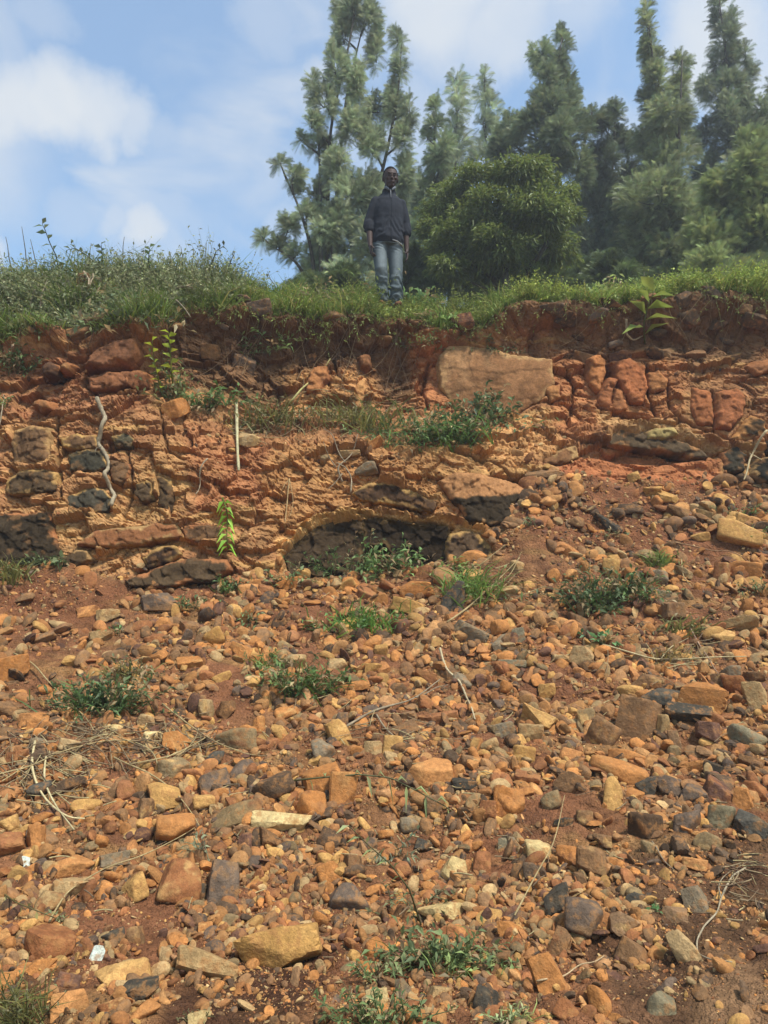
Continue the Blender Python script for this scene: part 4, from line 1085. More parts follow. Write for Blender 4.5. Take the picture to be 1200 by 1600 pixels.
def stems_at(bag, P0, P1, P2, w, col):
    """thin three-sided stems through three points"""
    n = len(P0)
    d = unit(P2 - P0); a = unit(np.cross(d, rng.normal(size=(n, 3)))); b = np.cross(d, a)
    w = np.broadcast_to(w, n)[:, None]
    rings = []
    for Q, k in ((P0, 1.0), (P1, .8), (P2, .35)):
        for t in range(3):
            an = t * 2 * math.pi / 3
            rings.append(Q + (a * math.cos(an) + b * math.sin(an)) * w * k)
    V = np.stack(rings, 1)
    o = (np.arange(n) * 9)[:, None]
    T = []
    for s0 in (0, 3):
        for t in range(3):
            t2 = (t + 1) % 3
            T += [o + np.array([s0 + t, s0 + t2, s0 + 3 + t2]), o + np.array([s0 + t, s0 + 3 + t2, s0 + 3 + t])]
    bag.addt(V.reshape(-1, 3), np.concatenate(T), np.repeat(col, 9, axis=0))


def blades_at(bag, base, d, L, w, col, bend=.4):
    n = len(base)
    s = unit(np.cross(d, rng.normal(size=(n, 3))))
    L = np.broadcast_to(L, n)[:, None]; w = np.broadcast_to(w, n)[:, None]
    hor = rng.normal(size=(n, 3)); hor[:, 2] = -.6; hor = unit(hor)
    m = base + d * L * .55 + hor * L * bend * .2
    tip = base + d * L * .9 + hor * L * bend
    V = np.stack([base - s * w / 2, base + s * w / 2, m - s * w * .4, m + s * w * .4, tip], 1)
    o = (np.arange(n) * 5)[:, None]
    T = np.concatenate([o + np.array([0, 1, 3]), o + np.array([0, 3, 2]), o + np.array([2, 3, 4])])
    bag.addt(V.reshape(-1, 3), T, np.repeat(col, 5, axis=0))


def sprigs(lb, sb, base, d, L, nleaf, leafL, leafW, col, droop=.3, stemw=.0025):
    n = len(base)
    L = np.broadcast_to(L, n)
    sag = np.array([0, 0, -1.0])
    P1 = base + d * (L * .5)[:, None] + sag * (L * droop * .2)[:, None]
    P2 = base + d * L[:, None] + sag * (L * droop * .8)[:, None] + rng.normal(0, .06, (n, 3)) * L[:, None]
    if sb is not None:
        stems_at(sb, base, P1, P2, stemw, col * .75)
    for k in range(nleaf):
        t = (k + 1.0) / nleaf
        t = np.clip(t + rng.normal(0, .06, n), .08, 1)[:, None]
        p = (1 - t) ** 2 * base + 2 * t * (1 - t) * P1 + t * t * P2
        rad = unit(rng.normal(size=(n, 3)))
        ld = unit(d * .5 + rad * .8 + np.array([0, 0, .15]))
        sc = rng.uniform(.6, 1.15, n)
        leaves_at(lb, p, ld, leafL * sc, leafW * sc, col * rng.uniform(.75, 1.25, (n, 1)), droop=.25)


LEAFK = 2.05


def gcol(rgb, n, var=.18, k=.62):
    c = lin(rgb, k * LEAFK) * np.array([1.14, 1.0, .84])
    return np.clip(c * rng.uniform(1 - var, 1 + var, (n, 1)) * rng.uniform(.92, 1.08, (n, 3)), .005, .9)


def plant(name, px, py, wpx, hpx, n, nleaf, leafpx, rgb, label, cat='plant', spread=1.0, droop=.3, asp=.42, blades=0, upz=.9, group=None, stem=.0025, off=0.0):
    s0 = surf(px, py)[0]; _, _, f = proj(s0); m = f / FPX
    t = thing(name, label, cat, s0, group)
    lb, sb = Bag(), Bag()
    n = max(7, int(n * .85)); hpx = hpx * 1.25; asp = asp * .8; leafpx = leafpx * .92
    if blades: blades = max(4, int(blades * 1.3))
    qx = px + rng.normal(0, .28, n) * wpx; qy = py + rng.normal(0, .10, n) * hpx
    base = surf(qx, qy) + surfn(qx, qy) * off
    d = np.stack([(qx - px) / (wpx * .5) * .7 * spread + rng.normal(0, .35, n), rng.normal(-.35, .3, n), np.abs(rng.normal(upz, .3, n))], -1)
    d = unit(d)
    L = hpx * m * rng.uniform(.45, 1.0, n)
    cl = gcol(rgb, n, .3); dry = rng.random(n) < .22
    cl[dry] = gcol((158, 140, 92), int(dry.sum()), .25, .5)
    cl = cl * .8 + cl.mean(1)[:, None] * .26
    sprigs(lb, sb, base, d, L, nleaf, leafpx * m, leafpx * asp * m, cl, droop, stem)
    if blades:
        bx = px + rng.normal(0, .3, blades) * wpx; by = py + rng.normal(0, .12, blades) * hpx
        bd = unit(np.stack([rng.normal(0, .5, blades), rng.normal(-.3, .35, blades), rng.uniform(.5, 1, blades)], -1))
        bb = Bag(); blades_at(bb, surf(bx, by), bd, hpx * m * rng.uniform(.5, 1.1, blades), 2.2 * m, gcol(rgb, blades, .3))
        bb.build('blades', M_LEAF, t)
    lb.build('leaves', M_LEAF, t)
    sb.build('stems', M_LEAF, t)
    return t


G_DK, G_MD, G_BR, G_YL, G_OL, G_DRY = (66, 88, 46), (84, 112, 52), (116, 146, 60), (150, 164, 62), (104, 108, 64), (132, 124, 78)
PLANTS = [
    ('weed', 160, 1112, 120, 62, 120, 7, 17, (78, 106, 58), 'bushy dark green weed on the left of the rubble, the largest there', dict(blades=60)),
    ('weed', 200, 1062, 60, 40, 30, 6, 12, G_OL, 'thin grey green weed just above and right of the bushy dark green weed', dict(blades=40)),
    ('weed', 470, 1082, 70, 60, 70, 7, 17, G_MD, 'leafy green weed in the middle of the rubble, right of bushy dark weed', dict(blades=30)),
    ('weed', 425, 1045, 50, 34, 26, 6, 12, (96, 122, 60), 'small pale weed above and left of the leafy green weed in the middle', dict(blades=30)),
    ('weed', 930, 950, 70, 70, 80, 8, 15, (72, 96, 54), 'sprawling dark weed clump between two stones on the right rubble', dict(blades=30, stem=.003)),
    ('weed', 985, 935, 60, 48, 60, 7, 15, G_MD, 'bright bushy weed touching the right of the sprawling dark weed clump', dict()),
    ('weed', 945, 1008, 30, 26, 14, 5, 18, (82, 128, 74), 'little broad leaved weed below the sprawling dark weed clump', dict(asp=.6)),
    ('weed', 1065, 985, 50, 36, 18, 5, 10, G_OL, 'wispy half dry weed among the ochre stones at right', dict(blades=50)),
    ('weed', 1055, 1030, 60, 30, 10, 4, 8, G_DRY, 'wiry brown weed below the wispy half dry weed', dict(blades=60)),
    ('grass_tuft', 565, 985, 90, 44, 26, 6, 15, (92, 130, 62), 'feathery grass tuft with long fine leaves above the leafy green weed', dict(blades=130)),
    ('grass_tuft', 735, 935, 70, 60, 14, 5, 14, (100, 128, 66), 'grass tuft growing beside the upright dark grey slab', dict(blades=130)),
    ('grass_tuft', 1030, 885, 34, 26, 2, 3, 8, (110, 128, 70), 'curly grass tuft round a grey stone on the bare patch', dict(blades=90)),
    ('weed', 520, 898, 60, 60, 40, 8, 11, (86, 114, 58), 'tall thin weed in front of the left half of the black outcrop', dict(spread=.5)),
    ('weed', 560, 885, 50, 80, 26, 9, 10, (80, 98, 54), 'dull wiry weed in the cleft of the black outcrop', dict(spread=.5)),
    ('weed', 605, 900, 60, 60, 60, 7, 17, (98, 134, 66), 'bright leafy weed in front of the right half of the black outcrop', dict(spread=.7)),
    ('weed', 708, 895, 36, 22, 26, 5, 13, G_BR, 'low bright weed below the rounded rock with peeling rind', dict()),
    ('weed', 445, 912, 50, 26, 26, 5, 14, (108, 134, 76), 'low pale weed at the left end of the black outcrop', dict()),
    ('weed', 350, 920, 40, 32, 20, 6, 11, (84, 112, 60), 'thin weed at the right end of the long low dark slab', dict(blades=20)),
    ('weed', 385, 968, 40, 24, 16, 5, 10, (96, 122, 70), 'small weed among stones below the long low dark slab', dict()),
    ('weed', 300, 950, 56, 24, 22, 5, 12, (84, 108, 58), 'creeping weed right of the purple brown stone', dict()),
    ('weed', 182, 985, 28, 18, 9, 5, 12, (86, 116, 60), 'tiny weed between stones right below the bare soil', dict()),
    ('weed', 66, 885, 36, 26, 16, 5, 17, (92, 112, 66), 'small broad leaved herb at the foot of the large charcoal block', dict(asp=.5)),
    ('weed', 100, 888, 26, 18, 12, 5, 12, (84, 104, 58), 'tiny herb right of the small broad leaved herb', dict(asp=.5)),
    ('grass_tuft', 15, 905, 50, 40, 10, 5, 9, G_OL, 'dry greyish grass tuft at the left foot of the bank', dict(blades=90)),
    ('weed', 30, 1600, 70, 90, 30, 6, 12, G_OL, 'shaded weedy tuft in the bottom left corner', dict(blades=90)),
    ('weed', 305, 1598, 30, 22, 26, 5, 8, G_OL, 'mossy little tuft at the bottom edge left of the middle', dict()),
    ('weed', 600, 1605, 110, 70, 60, 6, 19, (98, 122, 64), 'leafy weed at the bottom edge in the middle', dict()),
    ('weed', 585, 1528, 44, 46, 22, 5, 15, (110, 138, 74), 'small upright weed just above the weed at the bottom edge', dict()),
    ('weed', 690, 1500, 120, 70, 64, 6, 24, (96, 116, 66), 'sprawling weed with long leaves low in the middle', dict(spread=1.3, blades=20)),
    ('weed', 740, 1512, 60, 40, 26, 5, 22, (124, 148, 74), 'lighter end of leafy stems right of the sprawling weed', dict()),
    ('weed', 650, 1420, 60, 60, 16, 6, 16, G_OL, 'wilted grey green weed above the sprawling weed', dict()),
    ('weed', 620, 1330, 50, 50, 14, 6, 18, (112, 128, 96), 'trailing pale stem leaves below the big tapered orange boulder', dict(upz=.2)),
    ('weed', 318, 1345, 20, 60, 7, 5, 18, (134, 150, 110), 'pale drooping sprig standing over the tall purple grey stone', dict(spread=.3)),
    ('sprout', 1022, 1448, 18, 14, 6, 4, 13, (104, 150, 84), 'tiny green sprout on the dark gritty soil at lower right', dict(asp=.5)),
    ('weed', 800, 1600, 50, 40, 16, 5, 18, (140, 158, 100), 'pale grassy weed at the bottom edge right of the middle', dict(blades=30)),
    ('weed', 95, 1445, 24, 20, 8, 4, 14, (122, 138, 88), 'pale withered weed beside the round tan cobble', dict()),
    ('weed', 960, 835, 60, 14, 14, 4, 11, (116, 130, 84), 'fallen leafy twig lying on the bare patch below the right wall', dict(upz=.15)),
    ('weed', 833, 825, 26, 16, 10, 4, 9, (114, 134, 82), 'pale little weed below the pale capped boulder', dict()),
    ('weed', 1165, 803, 50, 20, 34, 5, 9, (92, 122, 62), 'creeping green weed at the right foot of the wall', dict()),
    ('weed', 1183, 840, 26, 26, 20, 5, 9, (96, 130, 60), 'small green weed above the big ochre boulder', dict()),
    ('weed', 1192, 920, 34, 34, 20, 5, 9, (78, 102, 56), 'dark weed at the right edge of the rubble', dict()),
    ('weed', 690, 690, 130, 56, 170, 7, 13, (82, 114, 56), 'dense green weed bed filling the shelf below the tan boulder', dict(blades=60)),
    ('weed', 752, 660, 60, 52, 80, 7, 15, (76, 100, 54), 'dark leafy bush at the right end of the shelf weeds', dict(asp=.5)),
    ('weed', 560, 662, 130, 50, 70, 7, 9, (112, 116, 66), 'dry brownish weed bed at the left end of the shelf', dict(blades=120)),
    ('weed', 420, 668, 90, 50, 60, 6, 10, (104, 108, 62), 'straggly half dry weed hanging left of the shelf', dict(blades=80)),
    ('weed', 330, 635, 60, 34, 60, 6, 14, (94, 128, 64), 'leafy green weed below the yellow green sapling', dict(asp=.5)),
    ('sapling', 270, 622, 34, 62, 44, 7, 13, (98, 118, 58), 'dense green foot of the sapling on the upper left bank', dict(spread=.5)),
    ('weed', 12, 575, 50, 50, 60, 6, 12, (84, 110, 58), 'green weed at the left edge of the bank', dict()),
    ('weed', 4, 640, 20, 26, 16, 6, 9, (96, 124, 60), 'small green weed at the left edge level with the winding root top', dict()),
    ('weed', 785, 545, 50, 24, 26, 6, 9, (88, 104, 60), 'drooping weed on dark soil above the tan boulder', dict(upz=.2)),
    ('weed', 425, 540, 40, 44, 30, 6, 12, (104, 132, 62), 'bright weed hanging over dark soil left of the roots', dict(upz=.3)),
    ('weed', 690, 520, 56, 26, 46, 6, 13, (116, 148, 68), 'bright fresh weed at the turf edge above the tan boulder', dict(asp=.5)),
    ('weed', 672, 545, 34, 26, 20, 5, 9, (100, 124, 62), 'thin creeper hanging left of the tan boulder', dict(upz=.1)),
    ('weed', 965, 455, 44, 44, 70, 7, 13, (134, 156, 74), 'tall bright weed standing on the turf left of the leaf sprout', dict(spread=.6)),
    ('weed', 645, 478, 30, 32, 26, 6, 14, (104, 140, 76), 'fresh bright green sprout right beside the man\'s shoes', dict(asp=.55)),
    ('weed', 578, 486, 40, 70, 22, 7, 10, (112, 132, 60), 'thin weed growing beside the man\'s left-hand trouser leg', dict(spread=.3)),
    ('weed', 495, 490, 50, 50, 40, 7, 12, (112, 118, 62), 'dense drooping weed on the turf edge left of the man', dict()),
    ('weed', 185, 500, 60, 70, 80, 7, 18, (84, 106, 62), 'broad leaved plant drooping over the bank right of the dark clod', dict(asp=.45, upz=-.1, droop=.6)),
    ('weed', 170, 460, 30, 24, 20, 5, 20, (136, 148, 62), 'yellow green leaves next to the dark clod', dict(asp=.4)),
    ('weed', 60, 470, 40, 30, 24, 5, 19, (120, 138, 74), 'light green leaves over the dark hollow at far left', dict(asp=.45)),
]
for (nm, px, py, w, h, n, nl, lp, rgb, label, kw) in PLANTS:
    nm = {'weed': 'weed', 'sprout': 'sprout', 'sapling': 'sapling', 'grass_tuft': 'grass_tuft'}[nm]
    kw = dict(kw); sk = kw.pop('nothing', None)
    plant(nm, px, py, w, h, n, nl, lp, rgb, label, cat={'grass_tuft': 'grass', 'sapling': 'sapling', 'sprout': 'sprout'}.get(nm, 'weed'), group='weeds growing on the rubble and bank', **kw)


def leafy_stem(name, pts, leafpx, rgb, label, nleaf=12, asp=.5, stempx=2.2, cat='plant', pair=False, base_off=.14, ydepth=None, droop=.3, droopdir=None):
    """one stem through picture points with leaves along it"""
    pts = np.array(pts, float)
    s0 = surf(pts[0, 0], pts[0, 1])[0]
    Y = s0[1] - base_off if ydepth is None else ydepth
    W = P(pts[:, 0], pts[:, 1], Y - np.linspace(0, .12, len(pts)))
    W[0] = s0
    _, _, f = proj(s0); m = f / FPX
    t = thing(name, label, cat, s0, 'weeds growing on the rubble and bank')
    # smooth
    tt = np.linspace(0, len(pts) - 1, len(pts) * 4)
    Q = np.stack([np.interp(tt, np.arange(len(pts)), W[:, k]) for k in range(3)], -1)
    V, Fc = tube(Q, list(np.linspace(stempx, stempx * .4, len(Q)) * m / 2), 5)
    b = Bag(); b.add(V, Fc, lin(rgb, .5) * np.array([1.2, .9, .8])); b.build('stem', M_LEAF, t, smooth=True)
    lb = Bag()
    ts = np.linspace(.15 if len(pts) > 2 else .3, 1, nleaf) * (len(Q) - 1)
    pos = np.stack([np.interp(ts, np.arange(len(Q)), Q[:, k]) for k in range(3)], -1)
    tan = unit(np.gradient(Q, axis=0)); td = np.stack([np.interp(ts, np.arange(len(Q)), tan[:, k]) for k in range(3)], -1)
    side = unit(np.cross(td, [0, 1.0, 0])) * (np.where(np.arange(nleaf) % 2, 1, -1))[:, None]
    d = unit(td * .5 + side * .9 + np.array([0, -.3, .1]) + rng.normal(0, .15, (nleaf, 3)))
    leaves_at(lb, pos, d, leafpx * m * rng.uniform(.75, 1.1, nleaf), leafpx * asp * m, gcol(rgb, nleaf, .15), droop=droop)
    lb.build('leaves', M_LEAF, t)
    return t


leafy_stem('tall_weed', [(92, 425), (88, 400), (78, 380), (70, 358), (66, 350)], 15, (98, 112, 82), 'tall stem with paired oval leaves rising against the sky at far left', 9, .48)
leafy_stem('tall_weed', [(190, 440), (160, 420), (135, 398), (118, 388), (106, 390)], 11, (92, 106, 78), 'arching leafy stem against the sky right of the tall paired-leaf stem', 12, .5)
leafy_stem('tall_weed', [(158, 430), (160, 400), (158, 382)], 13, (92, 110, 80), 'short leafy stem against the sky above the dark clod', 7, .5)
leafy_stem('tall_weed', [(322, 450), (330, 412), (338, 392), (350, 384)], 13, (84, 90, 74), 'dark leafed stem arching against the sky above the hanging roots', 10, .4)
leafy_stem('tall_weed', [(350, 440), (358, 415), (363, 402), (366, 398)], 9, (96, 100, 78), 'thin seed stem against the sky right of the dark leafed stem', 8, .3)
leafy_stem('tall_weed', [(236, 440), (232, 405), (234, 386)], 12, (100, 118, 84), 'leafy tip against the sky in the middle of the left hedge', 9, .45)
leafy_stem('sapling', [(272, 615), (268, 580), (266, 545), (264, 520)], 17, (150, 172, 62), 'yellow green sapling on the upper left bank', 12, .5, 3)
leafy_stem('sapling', [(255, 620), (246, 585), (240, 560), (238, 532)], 15, (156, 176, 66), 'thinner yellow green shoot left of the yellow green sapling', 9, .5, 2.4)
leafy_stem('creeper', [(346, 772), (352, 790), (356, 810), (354, 835), (356, 858)], 17, (122, 168, 64), 'drooping bright green sprig hanging on the bank below the straight stick', 18, .4, 2.4, droop=.6)
leafy_stem('sprout', [(1010, 530), (1006, 505), (1012, 480), (1022, 455)], 44, (120, 140, 72), 'sprout with big broad leaves at the turf edge above the orange wall', 8, .42, 3)
leafy_stem('fallen_stem', [(430, 1222), (490, 1216), (560, 1210), (610, 1215), (650, 1235), (700, 1262), (745, 1300)], 24, (132, 148, 104), 'long fallen stem with wilted leaves lying over orange stones', 16, .22, 3, droop=.8)
leafy_stem('fallen_stem', [(660, 1440), (640, 1390), (610, 1350), (575, 1320), (545, 1290)], 20, (128, 142, 98), 'bent pale stem with sparse leaves right of the swirled stone', 12, .28, 3)
leafy_stem('fallen_stem', [(0, 1405), (25, 1410), (50, 1420), (100, 1440)], 16, (140, 140, 90), 'withered stem lying below the reddish left edge stone', 7, .3, 3)
leafy_stem('fallen_stem', [(845, 1510), (835, 1550), (810, 1580), (780, 1610)], 20, (140, 156, 100), 'grassy stem crossing the ochre plate at the bottom', 8, .2, 3)


def twig(name, pts, wpx, rgb, label, cat='twig', lift=.02, n=6, mat=None, taper=.5, branches=()):
    def curve(pts):
        pts = np.array(pts, float)
        tt = np.linspace(0, len(pts) - 1, max(4, (len(pts) - 1) * 6))
        q = np.stack([np.interp(tt, np.arange(len(pts)), pts[:, k]) for k in range(2)], -1)
        if len(q) > 6:
            kq = np.array([.25, .5, .25])
            for _ in range(3):
                q[1:-1] = .25 * q[:-2] + .5 * q[1:-1] + .25 * q[2:]
        q[1:-1] += rng.normal(0, .5, q[1:-1].shape)
        W = surf(q[:, 0], q[:, 1]) + surfn(q[:, 0], q[:, 1]) * lift
        for _ in range(3):
            W[1:-1] = .25 * W[:-2] + .5 * W[1:-1] + .25 * W[2:]
        return W
    W = curve(pts); _, _, f = proj(W[0]); m = f / FPX
    rad = np.linspace(1, taper, len(W)) * wpx * m / 2 * rng.uniform(.85, 1.2, len(W))
    V, Fc = tube(W, list(rad), n)
    b = Bag(); b.add(V, Fc, elin(rgb, .85))
    for br in branches:
        Wb = curve(br)
        V, Fc = tube(Wb, list(np.linspace(.7, .3, len(Wb)) * wpx * m / 2), 5); b.add(V, Fc, elin(rgb, .8))
    V = np.concatenate(b.V)
    o = mk(name, V, np.concatenate(b.F), mat or M_WOOD, np.concatenate(b.C), smooth=True, loc=V.mean(0))
    tag(o, label, cat, 'dry twigs and roots')
    return o


PALE, STRAW, GREY, BRN = (164, 142, 120), (166, 138, 100), (146, 124, 104), (120, 92, 72)
twig('root', [(157, 632), (163, 648), (168, 662), (158, 680), (151, 690), (158, 700), (167, 712), (171, 728), (165, 744), (171, 760), (181, 776), (176, 795)], 6.5, PALE, 'thick pale root winding down the left of the bank', 'root', .05, 8, taper=.8)
twig('stick', [(367, 638), (370, 690), (373, 738)], 4.5, (194, 176, 140), 'thin straight pale stick standing upright against the bank', 'stick', .06, 6, taper=.9)
twig('root', [(1162, 1372), (1138, 1388), (1124, 1418), (1117, 1452), (1098, 1473), (1085, 1492), (1088, 1516), (1108, 1532), (1140, 1540)], 3, PALE, 'long pale curling root on dark grit at lower right', 'root', .02, branches=[[(1124, 1418), (1118, 1395), (1140, 1375)]])
twig('stem', [(80, 1462), (108, 1405), (170, 1372), (250, 1340), (305, 1302)], 3.2, STRAW, 'long straw coloured stem lying over stones at lower left', 'stem', .05)
twig('stem', [(60, 1170), (51, 1215), (72, 1265), (108, 1294), (136, 1292)], 4, (200, 174, 134), 'pale looping stem at the left side of the rubble', 'stem', .05)
twig('stem', [(76, 1200), (70, 1235), (90, 1275), (120, 1312)], 3.5, (196, 172, 134), 'second pale stem curving inside the looping stem', 'stem', .05)
twig('stem', [(-5, 1228), (60, 1212), (120, 1185), (200, 1166), (305, 1172)], 3, STRAW, 'longest dry stem lying across the stones at left', 'stem', .05)
twig('stem', [(180, 1192), (230, 1212), (285, 1250), (312, 1300)], 3, STRAW, 'dry stem sloping down between ochre stones left of the middle', 'stem', .05)
twig('stem', [(205, 1200), (270, 1190), (325, 1165), (340, 1145)], 2.5, STRAW, 'dry stem rising to the right over the broad olive stone', 'stem', .05)
twig('stem', [(24, 1028), (55, 1045), (86, 1080), (138, 1132), (150, 1155)], 2.6, STRAW, 'thin dry stem running down to the bushy dark green weed', 'stem', .05)
twig('stem', [(255, 1112), (300, 1150), (345, 1178), (400, 1190)], 2.6, STRAW, 'thin dry stem leading from the stems to the dark purple stones', 'stem', .05)
twig('twig', [(538, 1152), (590, 1122), (640, 1108), (688, 1064)], 4, GREY, 'forked grey twig above the thin rusty plank-shaped stone', 'twig', .05, branches=[[(600, 1118), (560, 1140), (535, 1152)], [(650, 1100), (680, 1080), (700, 1075)]])
twig('twig', [(588, 1136), (604, 1158), (640, 1180)], 3, GREY, 'short grey twig below the forked grey twig', 'twig', .05)
twig('root', [(688, 1022), (695, 1050), (720, 1068), (735, 1105), (742, 1128)], 4, (186, 160, 130), 'curved root hanging between stones right of the forked twig', 'root', .05)
twig('stem', [(804, 1446), (830, 1392), (860, 1340), (872, 1300), (880, 1262)], 3, STRAW, 'straw stem leaning beside the pale pear-shaped stone', 'stem', .05)
twig('twig', [(838, 1552), (880, 1545), (915, 1530), (942, 1518)], 3, (184, 152, 120), 'reddish twig lying over the ochre plate with a jagged tip', 'twig', .04)
twig('twig', [(1016, 1334), (1032, 1362), (1050, 1378)], 2.4, GREY, 'short curved twig below the dark stone with an ochre patch', 'twig', .03)
twig('stem', [(452, 634), (485, 596), (516, 562)], 3.6, (182, 164, 110), 'straw coloured stem leaning across the orange block under the roots', 'stem', .08)
twig('twig', [(535, 750), (525, 730), (545, 712), (560, 692)], 3.2, GREY, 'twiggy dry branch tip on the weedy shelf edge', 'twig', .06, branches=[[(525, 730), (505, 700)], [(540, 720), (520, 690), (505, 672)], [(535, 740), (512, 765)]])
twig('twig', [(548, 772), (550, 745), (540, 730), (525, 722)], 2.6, PALE, 'pale curled root dangling below the twiggy branch tip', 'root', .06)
twig('stem', [(700, 990), (745, 950), (812, 880)], 3, STRAW, 'dry stem slanting up beside the pale grass tuft', 'stem', .06, branches=[[(760, 935), (800, 905), (815, 870)], [(735, 905), (770, 880), (790, 858)]])
twig('stem', [(940, 1016), (1000, 1032), (1080, 1036), (1165, 1030)], 3, (186, 160, 124), 'dry pinkish stem lying flat among the stones at right', 'stem', .05, branches=[[(1030, 1034), (1050, 1010), (1075, 1000)]])
twig('stem', [(1078, 985), (1095, 1015), (1110, 1045), (1125, 1068)], 2.6, (150, 116, 96), 'thin reddish stem sloping between stones at right', 'stem', .05)
twig('root', [(148, 716), (150, 704), (160, 700)], 2, PALE, 'tiny pale rootlet on the cracked black rock', 'root', .06)
twig('branch', [(-10, 520), (12, 500), (40, 484), (70, 483), (96, 494), (104, 500)], 4.5, (150, 128, 108), 'bare pale branch arching in the shade under the left hedge', 'branch', .16, branches=[[(40, 484), (52, 474), (66, 462)], [(60, 483), (76, 468), (80, 450)]])
twig('branch', [(30, 505), (46, 516), (60, 512), (86, 500), (100, 492)], 3.6, (140, 118, 98), 'twisted pale root below the arching branch at far left', 'root', .14)
twig('branch', [(242, 466), (250, 480), (270, 490), (285, 496), (296, 510)], 4, (146, 128, 110), 'grey root looping out of the hedge above the sapling', 'root', .14)
twig('branch', [(280, 474), (292, 476), (302, 486)], 5, (160, 138, 112), 'short forked grey root poking out of the hedge', 'root', .16, branches=[[(290, 476), (300, 470), (310, 474)]])
twig('branch', [(138, 452), (146, 464), (142, 474), (150, 468), (152, 456)], 3.5, (170, 144, 122), 'small pinkish forked twig in front of the dark clod', 'twig', .22)
twig('root', [(1190, 690), (1170, 720), (1164, 745), (1158, 762)], 4, (176, 150, 118), 'pale root running round the black hollow rock', 'root', .12, branches=[[(1170, 715), (1182, 722), (1200, 728)]])
twig('root', [(975, 512), (978, 528), (990, 532), (1004, 526)], 3.5, (176, 150, 122), 'looped pale root under the sprout with big leaves', 'root', .08)
twig('stem', [(1040, 850), (1100, 862), (1150, 862), (1200, 900)], 2, (150, 112, 84), 'thin curved dry stem above the big ochre boulder', 'stem', .04)
twig('stem', [(1063, 880), (1066, 905), (1080, 925)], 2, STRAW, 'short upright dry stem below the curly grass tuft', 'stem', .04)
twig('root', [(0, 675), (8, 655), (12, 636), (8, 620)], 2.6, PALE, 'thin pale root at the left edge of the bank', 'root', .06)
twig('root', [(325, 728), (312, 745), (314, 760), (306, 774)], 2.4, PALE, 'tiny curved pale root left of the straight stick', 'root', .05)
twig('root', [(452, 748), (448, 790), (445, 830)], 2, (176, 140, 100), 'thin forked rootlet hanging on the ochre rock', 'root', .05, branches=[[(452, 748), (460, 790), (452, 815)], [(450, 750), (436, 775)]])

# dark stump-like lump standing in the hedge
def lump(name, pts, rad, rgb, label, cat):
    W = P(np.array([p[0] for p in pts], float), np.array([p[1] for p in pts], float), np.array([p[2] for p in pts], float))
    V, Fc = tube(W, [(r * .0065, r * .0065 * .8) for r in rad], 14)
    V = np.asarray(V); V = V + (fbm(V, 9, 3, 9) * .06)[:, None] * np.array([1, .6, .5])
    b = Bag(); b.add(V, Fc, elin(rgb, .8)); o = b.build(name, M_BARK, loc=V.mean(0), smooth=True)
    tag(o, label, cat)


o_ = stone(131, 455, 30, 56, 6, 'dark brown', 'slab', 'dark brown upright clod standing half hidden in the left hedge', lift=.6, group=None)
o_.name = 'earth_clod'; o_['category'] = 'clod'
o_ = stone(158, 486, 32, 50, -8, 'dark brown', 'angular', 'dark lump of earth just right of and below the upright clod in the hedge', lift=.3, group=None)
o_.name = 'earth_clod'; o_['category'] = 'clod'

# fine roots and dead stems nobody could count
b = Bag()
for i in range(120):
    zone = rng.random()
    if zone < .5: x = rng.uniform(400, 660)
    elif zone < .8: x = rng.uniform(870, 1190)
    elif zone < .93: x = rng.uniform(230, 400)
    else: x = rng.uniform(0, 200)
    y0 = np.interp(x, gx, lev[1][0]) + rng.uniform(-6, 30)
    ln = rng.uniform(18, 95) if x < 700 else rng.uniform(14, 50)
    m_ = 10
    ys = y0 + np.linspace(0, ln, m_); xs = x + np.cumsum(rng.normal(0, 3.4, m_)) + rng.normal(0, .5) * np.linspace(0, ln, m_)
    W = surf(xs, ys) + surfn(xs, ys) * (0.03 + .05 * rng.random())
    W[1:-1] = (W[:-2] + 2 * W[1:-1] + W[2:]) / 4; W[1:-1] = (W[:-2] + 2 * W[1:-1] + W[2:]) / 4
    V, Fc = tube(W, list(np.linspace(1, .4, m_) * rng.uniform(.003, .007) * .7), 4, cap=False)
    c = [(132, 100, 76), (106, 80, 62), (156, 124, 94)][int(rng.integers(3))]
    b.add(V, Fc, elin(c, .75))
tag(b.build('hanging_rootlets', M_WOOD), 'fine rootlets hanging from the turf over dark soil', kind='stuff')
b = Bag()
for (cx, cy, rx, ry, n, lnp) in ((100, 1190, 130, 45, 90, 60), (60, 1230, 90, 30, 40, 50), (280, 1165, 80, 22, 60, 50), (550, 640, 90, 40, 90, 40), (1165, 1390, 40, 60, 40, 34), (780, 920, 50, 30, 40, 46), (1060, 1030, 90, 30, 40, 50), (420, 670, 60, 30, 50, 34), (640, 1150, 100, 30, 20, 40), (150, 1150, 60, 20, 40, 40),
                                (600, 1250, 500, 260, 150, 26)):
    for i in range(n):
        x = cx + rng.normal(0, .5) * rx; y = cy + rng.normal(0, .5) * ry
        a = rng.normal(0, .7) + (math.pi if rng.random() < .5 else 0); ln = lnp * rng.uniform(.4, 1.3)
        q = np.linspace(-.5, .5, 7) * ln
        cur = rng.normal(0, .006) * (q ** 2)
        xs = x + q * math.cos(a) - cur * math.sin(a); ys = y + (q * math.sin(a) + cur * math.cos(a)) * .7
        W = surf(xs, ys) + surfn(xs, ys) * rng.uniform(.015, .06)
        for _ in range(2): W[1:-1] = (W[:-2] + 2 * W[1:-1] + W[2:]) / 4
        V, Fc = tube(W, rng.uniform(.0016, .0036), 4, cap=False)
        b.add(V, Fc, elin([(178, 152, 112), (150, 122, 94), (126, 100, 78)][int(rng.integers(3))], .8))
tag(b.build('dead_grass_stems', M_WOOD), 'fine dead grass stems strewn over the stones', kind='stuff')

